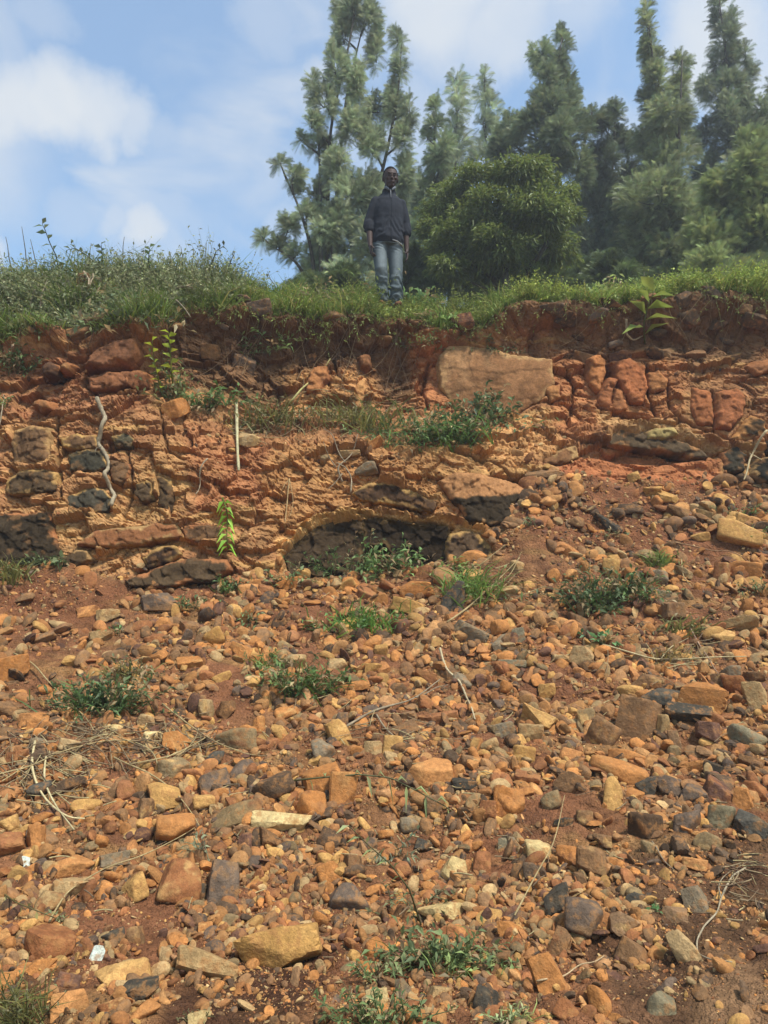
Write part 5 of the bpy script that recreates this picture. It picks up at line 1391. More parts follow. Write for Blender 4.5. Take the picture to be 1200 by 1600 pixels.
# ------------------------------------------------------------------ turf on top of the bank
def rim_points(n, x0, x1, back=.0, low=0.0):
    px = rng.uniform(x0, x1, n)
    l0 = np.interp(px, gx, lev[0][0]); l1 = np.interp(px, gx, lev[1][0])
    t = rng.random(n) * (1 + back + low) - low
    py = l1 - 2 + (l0 - l1) * np.minimum(t, 1)
    base = surf(px, py)
    extra = np.maximum(t - 1, 0) / max(back, 1e-6)
    base = base + np.stack([extra * 0, extra * 1.3, extra * .06], -1)
    return px, py, base, t


gb_ = Bag()
n = 44000
px, py, base, t = rim_points(n, -260, 1460, .5, .22)
leftness = sstep(420, 330, px)
d = unit(np.stack([rng.normal(0, .45, n), rng.normal(-.35, .35, n), rng.uniform(.45, 1.1, n)], -1))
L = (rng.uniform(.07, .26, n) + .12 * leftness * rng.random(n)) * (.35 + 1.3 * np.clip(fbm(base, 3.0, 3, 400) * 1.5 + .5, 0, 1.2))
L = L * (1 - .62 * np.exp(-((px - 610) / 34.0) ** 2))
rgbs = np.array([(112, 130, 58), (132, 146, 66), (98, 116, 56), (146, 138, 80), (120, 142, 62)], float)
ci = rng.integers(0, 5, n)
c = lin(rgbs[ci], 1.1) * (1 - .35 * leftness)[:, None] * rng.uniform(.7, 1.25, (n, 1))
right = sstep(780, 950, px)
c = c * (1 + .25 * right + .35 * leftness)[:, None]
blades_at(gb_, base, d, L, rng.uniform(.006, .012, n), c, .5)
tag(gb_.build('grass', M_LEAF), 'rough grass covering the top of the bank', kind='stuff')
ub = Bag(); us = Bag()
for (n, x0, x1, LL, lp, rgb, upz) in ((2900, -260, 390, .30, .056, (120, 130, 102), .8), (1500, -260, 390, .36, .044, (136, 146, 112), .9), (600, -60, 300, .18, .06, (112, 124, 88), -.1), (2800, 380, 860, .24, .036, (124, 138, 76), .8), (3500, 800, 1460, .26, .046, (136, 152, 80), .9), (1300, 330, 1320, .22, .036, (112, 126, 74), -.1)):
    px, py, base, t = rim_points(n, x0, x1, .35 if upz > .3 else 0, (.12 if upz > .3 else .5) * (.15 if x1 < 400 else 1))
    d = unit(np.stack([rng.normal(0, .4, n), rng.normal(-.4, .35, n), np.abs(rng.normal(upz, .35, n)) if upz > .3 else rng.normal(upz, .35, n)], -1))
    Ls = LL * (1.25 if x1 < 400 else 1.1) * rng.uniform(.4, 1.1, n) * (.4 + 1.2 * np.clip(fbm(base, 2.6, 3, 410) * 1.5 + .5, 0, 1.1))
    Ls = Ls * (1 - .62 * np.exp(-((px - 610) / 34.0) ** 2))
    sprigs(ub, us, base, d, Ls, 7, lp, lp * .40, gcol(rgb, n, .28, .62), .35, .0022)
tag(ub.build('undergrowth', M_LEAF), 'low leafy weeds knitted through the grass on the bank top', kind='stuff')
tag(us.build('weed_stems', M_LEAF), 'thin weed stems standing in the grass on the bank top', kind='stuff')
# bare stalks against the sky
b = Bag()
for (x, y, h, lean) in ((18, 430, 60, -8), (44, 430, 76, -10), (60, 430, 56, -12), (135, 430, 50, 8), (190, 430, 60, 4), (300, 440, 52, 3), (318, 445, 66, 4), (286, 445, 60, -3), (262, 440, 46, 5), (440, 470, 46, -22), (885, 475, 44, -8), (1005, 465, 40, 2), (375, 460, 40, 4)):
    s0 = surf(x, y)[0]
    W = P(np.linspace(x, x + lean, 5) + rng.normal(0, .6, 5), np.linspace(y, y - h, 5), s0[1]); W[0] = s0
    V, Fc = tube(W, list(np.linspace(.008, .003, 5)), 5); b.add(V, Fc, lin((110, 104, 84), .6))
tag(b.build('dry_stalks', M_WOOD), 'bare dry stalks standing against the sky', kind='stuff')

# ------------------------------------------------------------------ trees
def plateau_z(Y):
    z0 = P(600, 472, 8.35)[2]
    return z0 + np.interp(Y - 8.35, [0, .45, 1.2, 3, 7, 14, 28, 60], [0, .03, .02, .1, .28, .55, .9, 1.5])


def fronds(bag, pos, d, L, col, npair=9, pin=.34, wid=.030):
    """feathery leaves: a rachis with slim leaflets on both sides"""
    n = len(pos)
    side = unit(np.cross(d, rng.normal(size=(n, 3)))); nrm = np.cross(side, d)
    L = np.broadcast_to(L, n)[:, None]
    Vs, Ts = [], []
    o = np.arange(n)[:, None]
    kper = 3 * (2 * npair) + 3
    parts = []
    sagv = np.array([0, 0, -1.0])
    for k in range(npair):
        t = .12 + .88 * k / (npair - 1)
        p = pos + d * L * t + sagv * L * .28 * t * t
        tl = L * pin * (math.sin(math.pi * (.15 + .8 * (1 - t))) + .15)
        for sg in (1, -1):
            dd = unit(side * sg * .85 + d * .65 + nrm * .1)
            w = L * wid
            parts += [p - d * w, p + d * w, p + dd * tl + sagv * tl * .15]
    parts += [pos - side * L * .012, pos + side * L * .012, pos + d * L + sagv * L * .28]
    V = np.stack(parts, 1)
    nt = 2 * npair + 1
    T = (np.arange(n) * V.shape[1])[:, None, None] + np.arange(nt * 3).reshape(1, nt, 3)
    bag.addt(V.reshape(-1, 3), T.reshape(-1, 3), np.repeat(col, V.shape[1], axis=0))


def branch_mesh(bag, A, Bp, r0, r1, rgb, bendv=.12):
    n = 7
    t = np.linspace(0, 1, n)[:, None]
    A = np.asarray(A); Bp = np.asarray(Bp)
    mid = (A + Bp) / 2 + rng.normal(0, bendv * .3, 3) * np.linalg.norm(Bp - A) + np.array([0, 0, -.12]) * np.linalg.norm(Bp - A) * (1 if abs(Bp[0] - A[0]) > .3 else .2)
    Q = (1 - t) ** 2 * A + 2 * t * (1 - t) * mid + t * t * Bp
    V, Fc = tube(Q, list(np.linspace(r0, r1, n)), 6)
    bag.add(V, Fc, lin(rgb, .7))


def tree(px0, Y, stems, plumes, label, rgb, style='feather', dens=1.0, fl=.225, lean=0, group='trees behind the bank', trunk_rgb=(92, 84, 70), r0=.09):
    base = np.array([P(px0, 470, Y)[0], Y, plateau_z(Y) - .15])
    t = thing('tree', label, 'tree', base, group)
    tb = Bag()
    m = Y * 1.06 / FPX
    Sp = []
    for st in stems:
        pts = [base] + [P(x, y, Y + rng.uniform(-.3, .3)) for (x, y) in st]
        Q = np.array(pts)
        tt = np.linspace(0, len(Q) - 1, len(Q) * 5)
        Qs = np.stack([np.interp(tt, np.arange(len(Q)), Q[:, k]) for k in range(3)], -1)
        for _ in range(4): Qs[1:-1] = (Qs[:-2] + 2 * Qs[1:-1] + Qs[2:]) / 4
        V, Fc = tube(Qs, list(np.linspace(r0, .012, len(Qs))), 7); tb.add(V, Fc, lin(trunk_rgb, .7))
        Sp.append(Qs)
    allS = np.concatenate(Sp)
    cb = Bag()
    for (x, y, rx, ry) in plumes:
        dep = Y + rng.uniform(-1, 1) * min(1.3, 1.2 * rx * m)
        c = P(x, y, dep)
        # branch from the nearest lower stem point
        low = allS[allS[:, 2] < c[2] - .2] if (allS[:, 2] < c[2] - .2).any() else allS[:1]
        k = np.argmin(np.linalg.norm((low - c) * [1, 1, .6], axis=1))
        branch_mesh(tb, low[k], c, .03, .008, trunk_rgb)
        RX, RY = rx * m, ry * m
        if style == 'feather':
            n = int(dens * 1.45 * rx * ry * (.34 / fl) ** 2 * .34) + 24
            u = unit(rng.normal(size=(n, 3))); rr = rng.random(n) ** .42
            # clustered sub-plumes give the crown light and dark clumps
            q = u * rr[:, None] * np.array([RX, RX * .9, RY])
            nk = max(5, int(rx * ry / 130))
            kc = unit(rng.normal(size=(nk, 3))) * (rng.random(nk) ** .4)[:, None] * np.array([RX, RX * .9, RY])
            j = rng.integers(0, nk, n)
            q = q * np.array([.36, .36, .62]) + kc[j] * .74
            q[:, 2] += .12 * RY * rng.normal(size=n)
            out = unit(q / np.array([RX, RX, RY]) + 1e-6)
            d = unit(out * .7 + np.array([0, 0, .55]) + rng.normal(0, .45, (n, 3)))
            cc = gcol(rgb, n, .2, .6) * (1 + .25 * rng.normal(size=nk))[j][:, None].clip(.6, 1.5)
            fronds(cb, c + q, d, fl * rng.uniform(.6, 1.15, n), cc)
            for kk in kc[:14]:
                branch_mesh(tb, c - np.array([0, 0, RY * .3]), c + kk * .9, .010, .004, trunk_rgb)
        else:
            n = int(dens * rx * ry * 1.5) + 20
            u = unit(rng.normal(size=(n, 3))); rr = rng.random(n) ** .30
            q = u * rr[:, None] * np.array([RX, RX * .9, RY])
            nk = max(8, int(rx * ry / 55))
            kc = unit(rng.normal(size=(nk, 3))) * (rng.random(nk) ** .3)[:, None] * np.array([RX, RX * .9, RY])
            j = rng.integers(0, nk, n)
            q = (q * .36 + kc[j] * .80) * (1 + .22 * (rng.random(n) < .12) * rng.random(n))[:, None]
            d = unit(unit(q) * .8 + np.array([0, 0, +.05]) + rng.normal(0, .55, (n, 3)))
            cc = gcol(rgb, n, .25, .6)
            leaves_at(cb, c + q, d, .115 * rng.uniform(.6, 1.2, n), .032, cc, droop=.3)
    cb.C = [np.clip(c_ * np.array([.90, .90, .84]), 0, .8) for c_ in cb.C]
    cb.build('crown', M_TREE, t)
    tb.build('trunk', M_BARK, t, smooth=True)
    return t


SILV = (138, 154, 130)
tree(508, 15.0, [[(512, 400), (512, 300), (515, 200), (548, 60), (560, -20)], [(520, 380), (530, 260), (540, 150), (575, 10)], [(560, 400), (600, 260), (622, 150), (628, 60)], [(490, 400), (470, 330), (440, 262)], [(482, 440), (460, 405), (425, 385)], [(500, 330), (500, 250), (490, 130)]],
     [(548, 12, 26, 34), (538, 60, 22, 34), (576, 30, 16, 34), (588, 88, 12, 38), (524, 105, 18, 34), (506, 160, 18, 30), (488, 126, 8, 14), (560, 130, 20, 38), (590, 165, 16, 40), (622, 62, 7, 24), (626, 104, 9, 28), (616, 165, 14, 38), (640, 170, 10, 20), (632, 215, 17, 28),
      (486, 195, 14, 20), (498, 228, 18, 22), (545, 195, 20, 36), (470, 218, 9, 8), (582, 232, 24, 34), (530, 258, 30, 28), (438, 254, 9, 8), (456, 276, 18, 12), (486, 298, 24, 20), (625, 275, 28, 28), (560, 305, 46, 36), (478, 338, 24, 16), (600, 330, 44, 40), (450, 352, 16, 10),
      (412, 372, 12, 8), (436, 386, 18, 11), (466, 396, 20, 11), (450, 360, 10, 12), (525, 360, 50, 34), (520, 405, 58, 28), (492, 432, 36, 18), (580, 390, 50, 40), (560, 435, 50, 24)],
     'tallest feathery tree with several stems standing behind the man', SILV, dens=.72, r0=.06)
tree(700, 20.0, [[(702, 400), (712, 250), (714, 115)]], [(713, 122, 9, 12), (712, 145, 13, 16), (716, 170, 17, 14), (710, 196, 16, 16), (718, 222, 18, 18), (712, 255, 26, 24), (704, 300, 30, 34)], 'slim pale tree, left one of two thin tops between man and tall tree', SILV, dens=.62, fl=.36)
tree(762, 20.5, [[(762, 400), (760, 250), (757, 112)]], [(757, 122, 7, 12), (754, 145, 12, 14), (764, 165, 16, 16), (754, 190, 16, 16), (768, 215, 22, 22), (758, 250, 26, 24)], 'slim pale tree, right one of two thin tops between man and tall tree', SILV, dens=.62, fl=.36)
tree(672, 17.0, [[(676, 400), (678, 300), (680, 165)]], [(681, 168, 9, 14), (678, 195, 16, 14), (668, 215, 12, 12), (686, 235, 24, 26), (684, 270, 26, 26), (670, 310, 30, 34), (660, 350, 24, 30)], 'short feathery tree directly right of the man\'s head', (132, 150, 120), dens=1.0)
tree(868, 16.5, [[(866, 420), (862, 300), (860, 180), (878, 60)], [(866, 400), (850, 260), (842, 90)], [(880, 380), (905, 260), (925, 175)]],
     [(880, 66, 14, 20), (842, 84, 17, 20), (862, 98, 26, 26), (850, 130, 32, 26), (884, 140, 22, 28), (862, 170, 40, 30), (832, 195, 32, 26), (795, 195, 20, 18), (800, 225, 32, 20), (896, 180, 18, 22), (925, 178, 16, 10), (914, 205, 15, 14), (870, 215, 44, 30), (780, 240, 20, 16), (850, 250, 50, 26), (905, 260, 20, 40)],
     'dense two topped feathery tree behind the round mango-like tree', (112, 128, 100), dens=.9)
tree(795, 12.5, [[(792, 430), (780, 380), (745, 320)], [(800, 430), (805, 370), (800, 300)], [(810, 440), (850, 390), (870, 340)], [(785, 440), (720, 400), (690, 370)]],
     [(745, 290, 56, 28), (815, 274, 50, 28), (870, 300, 34, 30), (700, 320, 44, 36), (680, 360, 28, 34), (760, 335, 60, 40), (840, 330, 56, 40), (885, 330, 26, 26), (720, 385, 54, 36), (790, 380, 60, 40), (860, 385, 46, 34), (700, 420, 40, 20), (820, 425, 50, 20), (760, 425, 40, 18)],
     'low round tree with drooping olive leaves right of the man', (104, 120, 66), style='leaf', dens=1.25, trunk_rgb=(84, 76, 60))
tree(1035, 15.5, [[(1040, 420), (1035, 300), (1030, 180), (1012, 20)], [(1045, 400), (1060, 250), (1066, 95)]],
     [(1010, 14, 4, 14), (1012, 40, 9, 16), (1018, 68, 15, 18), (1026, 95, 20, 18), (1064, 98, 12, 16), (1030, 130, 30, 24), (1062, 135, 22, 26), (1015, 165, 26, 22), (1045, 175, 38, 30), (1030, 215, 46, 30), (1065, 225, 28, 34), (1040, 265, 58, 30), (1030, 310, 66, 34), (1070, 330, 54, 34), (1040, 365, 66, 36), (1055, 410, 70, 32), (1010, 430, 50, 24)],
     'tall pointed feathery tree with a thin crooked tip in the middle right', (124, 138, 104), dens=.85)
tree(950, 17.5, [[(952, 420), (955, 300), (962, 180)]],
     [(962, 178, 22, 16), (950, 205, 28, 22), (972, 225, 28, 24), (945, 250, 30, 26), (928, 290, 28, 28), (965, 290, 40, 34), (930, 335, 36, 34), (965, 350, 44, 34), (925, 385, 40, 34), (970, 405, 50, 34), (900, 420, 34, 26), (940, 435, 50, 22)],
     'dark rounded tree left of the tall pointed feathery tree', (92, 106, 84), dens=1.25)
tree(1142, 17.0, [[(1140, 420), (1146, 280), (1140, 140), (1124, 0)], [(1150, 380), (1170, 220), (1164, 70)]],
     [(1122, 8, 12, 14), (1130, 34, 20, 18), (1134, 62, 24, 20), (1130, 92, 26, 20), (1164, 82, 10, 18), (1150, 112, 28, 22), (1104, 132, 16, 12), (1130, 140, 34, 24), (1165, 145, 20, 24), (1140, 180, 42, 28), (1185, 165, 24, 22), (1150, 220, 52, 28), (1100, 215, 22, 24), (1110, 265, 30, 28), (1160, 260, 50, 30), (1200, 210, 30, 40)],
     'tall pointed tree near the right edge, taller than its neighbours', (112, 126, 102), dens=.85)
tree(1165, 13.5, [[(1160, 430), (1165, 350), (1170, 250)], [(1150, 430), (1130, 350), (1120, 300)]],
     [(1175, 235, 30, 24), (1205, 260, 30, 30), (1165, 275, 40, 30), (1125, 300, 36, 28), (1190, 310, 44, 34), (1140, 340, 46, 34), (1195, 360, 44, 36), (1110, 375, 36, 30), (1155, 395, 54, 34), (1205, 420, 40, 30), (1110, 425, 46, 24), (1165, 432, 46, 20)],
     'bright green feathery tree nearest the right edge in front of others', (128, 144, 98), dens=.9, fl=.26)
tree(1240, 18.0, [[(1240, 400), (1245, 200), (1240, 80)]], [(1240, 100, 24, 26), (1235, 150, 34, 30), (1225, 200, 40, 34), (1245, 260, 50, 40), (1240, 340, 60, 50), (1250, 400, 60, 40)], 'tree cut off by the right edge of the picture', (112, 126, 96), dens=1.0)
for (px0, Y, pl, lab, rgb) in (
    (640, 22.0, [(632, 330, 40, 30), (650, 380, 40, 34), (620, 410, 44, 30), (660, 430, 36, 20)], 'dark tree far back, seen right of the man\'s waist', (84, 98, 80)),
    (740, 23.0, [(720, 350, 50, 34), (760, 390, 54, 34), (715, 410, 40, 22)], 'dark tree far back, hidden behind the low round tree', (84, 98, 80)),
    (850, 23.0, [(840, 350, 60, 40), (880, 400, 50, 40), (820, 430, 50, 20)], 'dark tree far back, right behind the low round tree', (80, 94, 74)),
    (930, 22.0, [(920, 350, 50, 40), (950, 400, 60, 40), (900, 440, 46, 20)], 'dark tree far back, between the two middle right trees', (80, 94, 74)),
    (1030, 22.0, [(1000, 370, 60, 40), (1060, 410, 60, 34), (1010, 440, 50, 16)], 'dark tree far back, behind the tall pointed feathery tree', (80, 94, 74)),
    (1120, 22.5, [(1110, 340, 60, 40), (1150, 400, 60, 40), (1200, 350, 50, 50)], 'dark tree far back, behind the bright green feathery tree', (80, 94, 74))):
    tree(px0, Y, [[(px0 + 4, 420), (px0, 340)]], pl, lab, rgb, dens=1.1, fl=.42, r0=.1)

for (px0, Y, pl, lab) in (
    (520, 12.5, [(500, 450, 34, 14), (540, 444, 34, 18), (470, 455, 16, 8)], 'low dark bush at the foot of the tallest feathery tree'),
    (660, 13.5, [(640, 440, 26, 22), (680, 446, 30, 18), (660, 410, 24, 22)], 'low dark bush between the man and the low round tree'),
    (770, 14.5, [(730, 440, 36, 22), (790, 446, 40, 20), (760, 420, 40, 20)], 'low dark bush under the low round tree'),
    (880, 14.5, [(860, 440, 40, 24), (905, 430, 34, 34), (880, 400, 30, 26)], 'low dark bush right of the trunks of the low round tree'),
    (1000, 14.0, [(960, 432, 44, 24), (1010, 440, 50, 18), (1060, 436, 50, 20)], 'low dark bush at the foot of the tall pointed feathery tree')):
    t_ = tree(px0, Y, [[(px0, 440)]], pl, lab, (84, 100, 66), dens=1.5, fl=.22, r0=.04)
    t_.name = 'bush'; t_['category'] = 'bush'

# ------------------------------------------------------------------ the man
def remesh(bag, name, mat, voxel, parent, smooth_it=4, colfn=None, col=(.1, .1, .1), relax=.5):
    V = np.concatenate(bag.V); Fc = np.concatenate(bag.F)
    o = mk('tmp', V, Fc)
    md = o.modifiers.new('r', 'REMESH'); md.mode = 'VOXEL'; md.voxel_size = voxel
    ms = o.modifiers.new('s', 'SMOOTH'); ms.factor = relax; ms.iterations = smooth_it
    dg = bpy.context.evaluated_depsgraph_get()
    me = bpy.data.meshes.new_from_object(o.evaluated_get(dg))
    bpy.data.objects.remove(o)
    n = len(me.vertices)
    co = np.zeros(n * 3, np.float32); me.vertices.foreach_get('co', co); co = co.reshape(-1, 3).astype(float)
    if colfn is not None:
        co, cc = colfn(co)
        me.vertices.foreach_set('co', co.astype(np.float32).ravel())
    else:
        cc = np.tile(col, (n, 1))
    a = me.color_attributes.new("Col", 'FLOAT_COLOR', 'POINT')
    c4 = np.ones((n, 4), np.float32); c4[:, :3] = cc
    a.data.foreach_set("color", c4.ravel())
    me.polygons.foreach_set("use_smooth", np.ones(len(me.polygons), bool))
    me.materials.clear(); me.materials.append(mat)
    ob = bpy.data.objects.new(name, me); COL.objects.link(ob); ob.parent = parent
    return ob


def ell(bag, c, r, rotz=0.0, rotx=0.0, roty=0.0):
    V, Fc = ICO3
    M = np.array(V) * np.array(r)
    def rot(M, a, i, j):
        ca, sa = math.cos(a), math.sin(a); X = M.copy(); X[:, i] = ca * M[:, i] - sa * M[:, j]; X[:, j] = sa * M[:, i] + ca * M[:, j]; return X
    M = rot(M, rotx, 1, 2); M = rot(M, roty, 0, 2); M = rot(M, rotz, 0, 1)
    bag.addt(M + np.array(c), Fc)


def lim(bag, pts, rad, n=14):
    V, Fc = tube(pts, rad, n); bag.add(V, Fc)
    r0 = rad[0] if np.isscalar(rad[0]) else min(rad[0]); r1 = rad[-1] if np.isscalar(rad[-1]) else min(rad[-1])
    ell(bag, pts[0], (r0,) * 3); ell(bag, pts[-1], (r1,) * 3)


MX, MY = P(604, 486, 8.21)[0], 8.21
man = thing('person', 'man standing on the bank top in a dark jacket with rolled sleeves and faded jeans', 'person', (MX, MY, float(P(607, 486, 8.21)[2])))
man.rotation_euler = (0, R(1.0), R(5))
SK = lin((92, 70, 60), .55)
HX = 0.012     # head centre
HP = np.array([HX, .01, 1.53])


def nod(V, a=R(14), z=R(5), k=1.10):
    """head pose: chin down towards the camera, turned a little to his left"""
    V = (np.asarray(V, float) - HP) * k
    x = V[:, 0] * math.cos(z) - V[:, 1] * math.sin(z); y = V[:, 0] * math.sin(z) + V[:, 1] * math.cos(z); V = np.stack([x, y, V[:, 2]], -1)
    y = V[:, 1] * math.cos(a) - V[:, 2] * math.sin(a); zz = V[:, 1] * math.sin(a) + V[:, 2] * math.cos(a)
    return np.stack([V[:, 0], y, zz], -1) + HP - np.array([0, .01, .05])


body = Bag()
hd_ = Bag()
ell(hd_, (HX, .000, 1.672), (.077, .094, .098), rotx=R(8))
ell(hd_, (HX, -.036, 1.618), (.060, .060, .074))
ell(hd_, (HX, -.066, 1.572), (.032, .028, .026))
ell(hd_, (HX, -.104, 1.632), (.016, .018, .013)); ell(hd_, (HX, -.094, 1.656), (.009, .012, .026))
ell(hd_, (HX, -.082, 1.688), (.050, .014, .012))
for sx in (-1, 1):
    ell(hd_, (HX + sx * .040, -.068, 1.640), (.022, .022, .018))
    ell(hd_, (HX + sx * .079, .006, 1.650), (.010, .022, .033))
ell(hd_, (HX, -.090, 1.603), (.028, .012, .008)); ell(hd_, (HX, -.088, 1.591), (.024, .012, .009))
n0 = 0
for v_, f_ in zip(hd_.V, hd_.F):
    body.addt(nod(v_), f_ - n0); n0 += len(v_)
lim(body, [(0, .012, 1.42), (HX, .0, 1.58)], [.062, .058])
# trunk and legs under the clothes, so that the body is one figure
lim(body, [(0, .0, .95), (0, 0, 1.15), (0, 0, 1.36), (0, .01, 1.44)], [(.13, .09), (.12, .085), (.14, .09), (.08, .06)], 16)
for sx in (-1, 1):
    lim(body, [(sx * .09, 0, .95), (.10 if sx > 0 else -.076, -.01 if sx > 0 else -.06, .48), (.115 if sx > 0 else -.058, .02, .10)], [.075, .05, .038])
    ell(body, (.118 if sx > 0 else -.060, -.03, .05), (.036, .09, .036))


def arm(side, sh, el, wr, hand_dir, curl):
    lim(body, [sh, tuple(np.array(sh) * .5 + np.array(el) * .5), el, tuple(np.array(el) * .65 + np.array(wr) * .35), wr], [.036, .040, .039, .040, .026])
    hd = unit(np.array(hand_dir, float)[None])[0]
    w = np.array(wr); across = unit(np.cross(hd, [1.0, 0, 0])[None])[0]      # palm width axis (front-back)
    thick = np.cross(across, hd)
    palm = w + hd * .05
    V, Fc = tube([w, w + hd * .03, w + hd * .065, w + hd * .092], [(.018, .026), (.020, .036), (.018, .041), (.014, .040)], 12)
    # orient palm: flatten along 'thick'
    Q = []
    for (dd, ra, rb) in ((0, .018, .026), (.03, .019, .036), (.065, .017, .041), (.094, .013, .038)):
        an = np.arange(14) * 2 * math.pi / 14
        Q.append(w + hd * dd + np.outer(np.cos(an) * rb, across) + np.outer(np.sin(an) * ra, thick))
    V = np.concatenate(Q); Fq = []
    for i in range(3):
        for k_ in range(14):
            Fq.append((i * 14 + k_, i * 14 + (k_ + 1) % 14, (i + 1) * 14 + (k_ + 1) % 14, (i + 1) * 14 + k_))
    V = np.concatenate([V, [w, w + hd * .096]])
    for k_ in range(14):
        Fq.append((56, (k_ + 1) % 14, k_, k_)); Fq.append((57, 42 + k_, 42 + (k_ + 1) % 14, 42 + (k_ + 1) % 14))
    body.add(V, Fq)
    # four fingers, curled towards the thigh
    inward = np.array([-side, -.1, 0.0])
    for i, (ln, off) in enumerate(((.066, .030), (.074, .010), (.070, -.011), (.056, -.030))):
        a = w + hd * .088 - across * off * -1
        c1 = curl * (.55 + .12 * i)
        d1 = unit((hd + inward * c1 * .5)[None])[0]; d2 = unit((hd * .75 + inward * c1 * 1.1)[None])[0]; d3 = unit((hd * .35 + inward * c1 * 1.5)[None])[0]
        p1 = a + d1 * ln * .48; p2 = p1 + d2 * ln * .32; p3 = p2 + d3 * ln * .26
        lim(body, [tuple(a - hd * .01), tuple(p1), tuple(p2), tuple(p3)], [.0105, .0095, .0088, .0075], 8)
    th0 = w + hd * .028 + across * (.030)
    th1 = th0 + unit((hd * .7 + across * .8 + inward * .3)[None])[0] * .042
    th2 = th1 + unit((hd * .95 + across * .05 + inward * .5)[None])[0] * .036
    lim(body, [tuple(th0), tuple(th1), tuple(th2)], [.015, .0115, .0092], 8)
    return across


# picture-left arm (his right), slightly away from the body; picture-right arm hangs behind the hip
arm(-1, (-.150, .0, 1.325), (-.224, .02, 1.08), (-.208, -.06, .755), (.12, -.22, -1.0), .9)
arm(1, (.146, .01, 1.315), (.212, .045, 1.08), (.224, .02, .765), (.10, -.12, -1.0), .5)


def skincol(co):
    c = np.tile(SK, (len(co), 1))
    lips = 0 * co[:, 0]
    c = c * (1 - .3 * lips[:, None]) + lin((110, 66, 60), .5) * .3 * lips[:, None]
    return co, c


remesh(body, 'body', M_SKIN, .0048, man, 3, skincol)
# eyes
for sx in (-1, 1):
    V, Fc = ICO2
    e = Bag(); e.addt(nod(V * np.array([.010, .006, .004]) + np.array([HX + sx * .032, -.081, 1.664])), Fc, lin((112, 98, 90), .5))
    eo = e.build('eye', M_SKIN, smooth=True); eo.parent = man
    e = Bag(); e.addt(nod(V * np.array([.006, .003, .005]) + np.array([HX + sx * .032, -.088, 1.663])), Fc, lin((24, 18, 16)))
    io = e.build('iris', M_SKIN, smooth=True); io.parent = eo
    e = Bag(); V3, F3 = tube([(HX + sx * .052, -.078, 1.682), (HX + sx * .034, -.092, 1.689), (HX + sx * .014, -.096, 1.684)], [.002, .004, .003], 6)
    e.add(nod(V3), F3, lin((20, 17, 16))); bo = e.build('eyebrow', M_SKIN, smooth=True); bo.parent = man
# short hair
hb = Bag(); V, Fc = ICO4
Vh = np.array(V) * np.array([.081, .099, .100]) + np.array([HX, .007, 1.680])
keep = (Vh[:, 2] > 1.660 + sstep(0, -.05, Vh[:, 1]) * .078 - np.clip(Vh[:, 1], 0, .1) * .9)
Vh += (fbm(Vh, 180, 2, 3) * .003)[:, None]
Fk = Fc[keep[Fc].all(1)]
hb.addt(nod(Vh), Fk, lin((34, 30, 28)))
ho = hb.build('hair', M_CLOTH, smooth=True); ho.parent = man
sm = ho.modifiers.new('t', 'SOLIDIFY'); sm.thickness = .006

# jacket
jb = Bag()
V, Fc = tube([(.0, .0, .805), (.0, -.005, .85), (0, 0, .96), (0, 0, 1.10), (0, .0, 1.23), (0, .005, 1.33), (0, .01, 1.39), (0, .01, 1.45)],
             [(.172, .126), (.186, .138), (.180, .132), (.176, .128), (.184, .130), (.178, .112), (.128, .090), (.072, .068)], 28)
jb.add(V, Fc)
for (sx, sh, el, cf) in ((-1, (-.150, .0, 1.330), (-.224, .02, 1.09), (-.222, .0, 1.015)), (1, (.148, .01, 1.322), (.214, .045, 1.09), (.220, .04, 1.02))):
    shv, elv = np.array(sh), np.array(el)
    lim(jb, [sh, tuple(shv * .6 + elv * .4), tuple(shv * .25 + elv * .75), el, cf], [.066, .068, .064, .062, .058], 16)
    lim(jb, [tuple(np.array(cf) + np.array([0, 0, .035])), cf, tuple(np.array(cf) + np.array([-sx * .003, -.004, -.03]))], [.062, .067, .062], 16)   # rolled cuff
V, Fc = tube([(HX * .5, .012, 1.43), (HX * .5, .012, 1.462), (HX * .6, .016, 1.485)], [(.082, .080), (.086, .082), (.083, .078)], 22); jb.add(V, Fc)    # stand-up collar


def jackcol(co):
    n1 = fbm(co * np.array([1, 1, .45]), 9, 3, 77)
    fold = np.exp(-((co[:, 2] - .95) / .13) ** 2) * .006 * np.sin(co[:, 2] * 55 + co[:, 0] * 60 * np.sign(co[:, 0]) + n1 * 9)
    rad = unit(np.stack([co[:, 0], co[:, 1], co[:, 2] * 0], -1))
    co = co + rad * (fold + n1 * .012 + fbm(co, 26, 2, 5) * .003)[:, None]
    front = co[:, 1] < -.02
    seam = np.exp(-((co[:, 0] - .018) / .004) ** 2) * front * (co[:, 2] < 1.42)
    co[:, 1] += seam * .006
    c = np.tile(lin((54, 56, 61), .75), (len(co), 1))
    c *= (1 - .4 * seam)[:, None]
    band = (co[:, 2] < .855) & (np.abs(co[:, 0]) < .21)
    c[band] *= .75
    return co, c


remesh(jb, 'jacket', M_CLOTH, .0075, man, 3, jackcol)
zb = Bag(); V, Fc = tube([(.014, -.085, 1.455), (.016, -.108, 1.40), (.018, -.128, 1.33)], .003, 6); zb.add(V, Fc, lin((180, 180, 180), .7)); z = zb.build('zip', M_CLOTH, smooth=True); z.parent = man
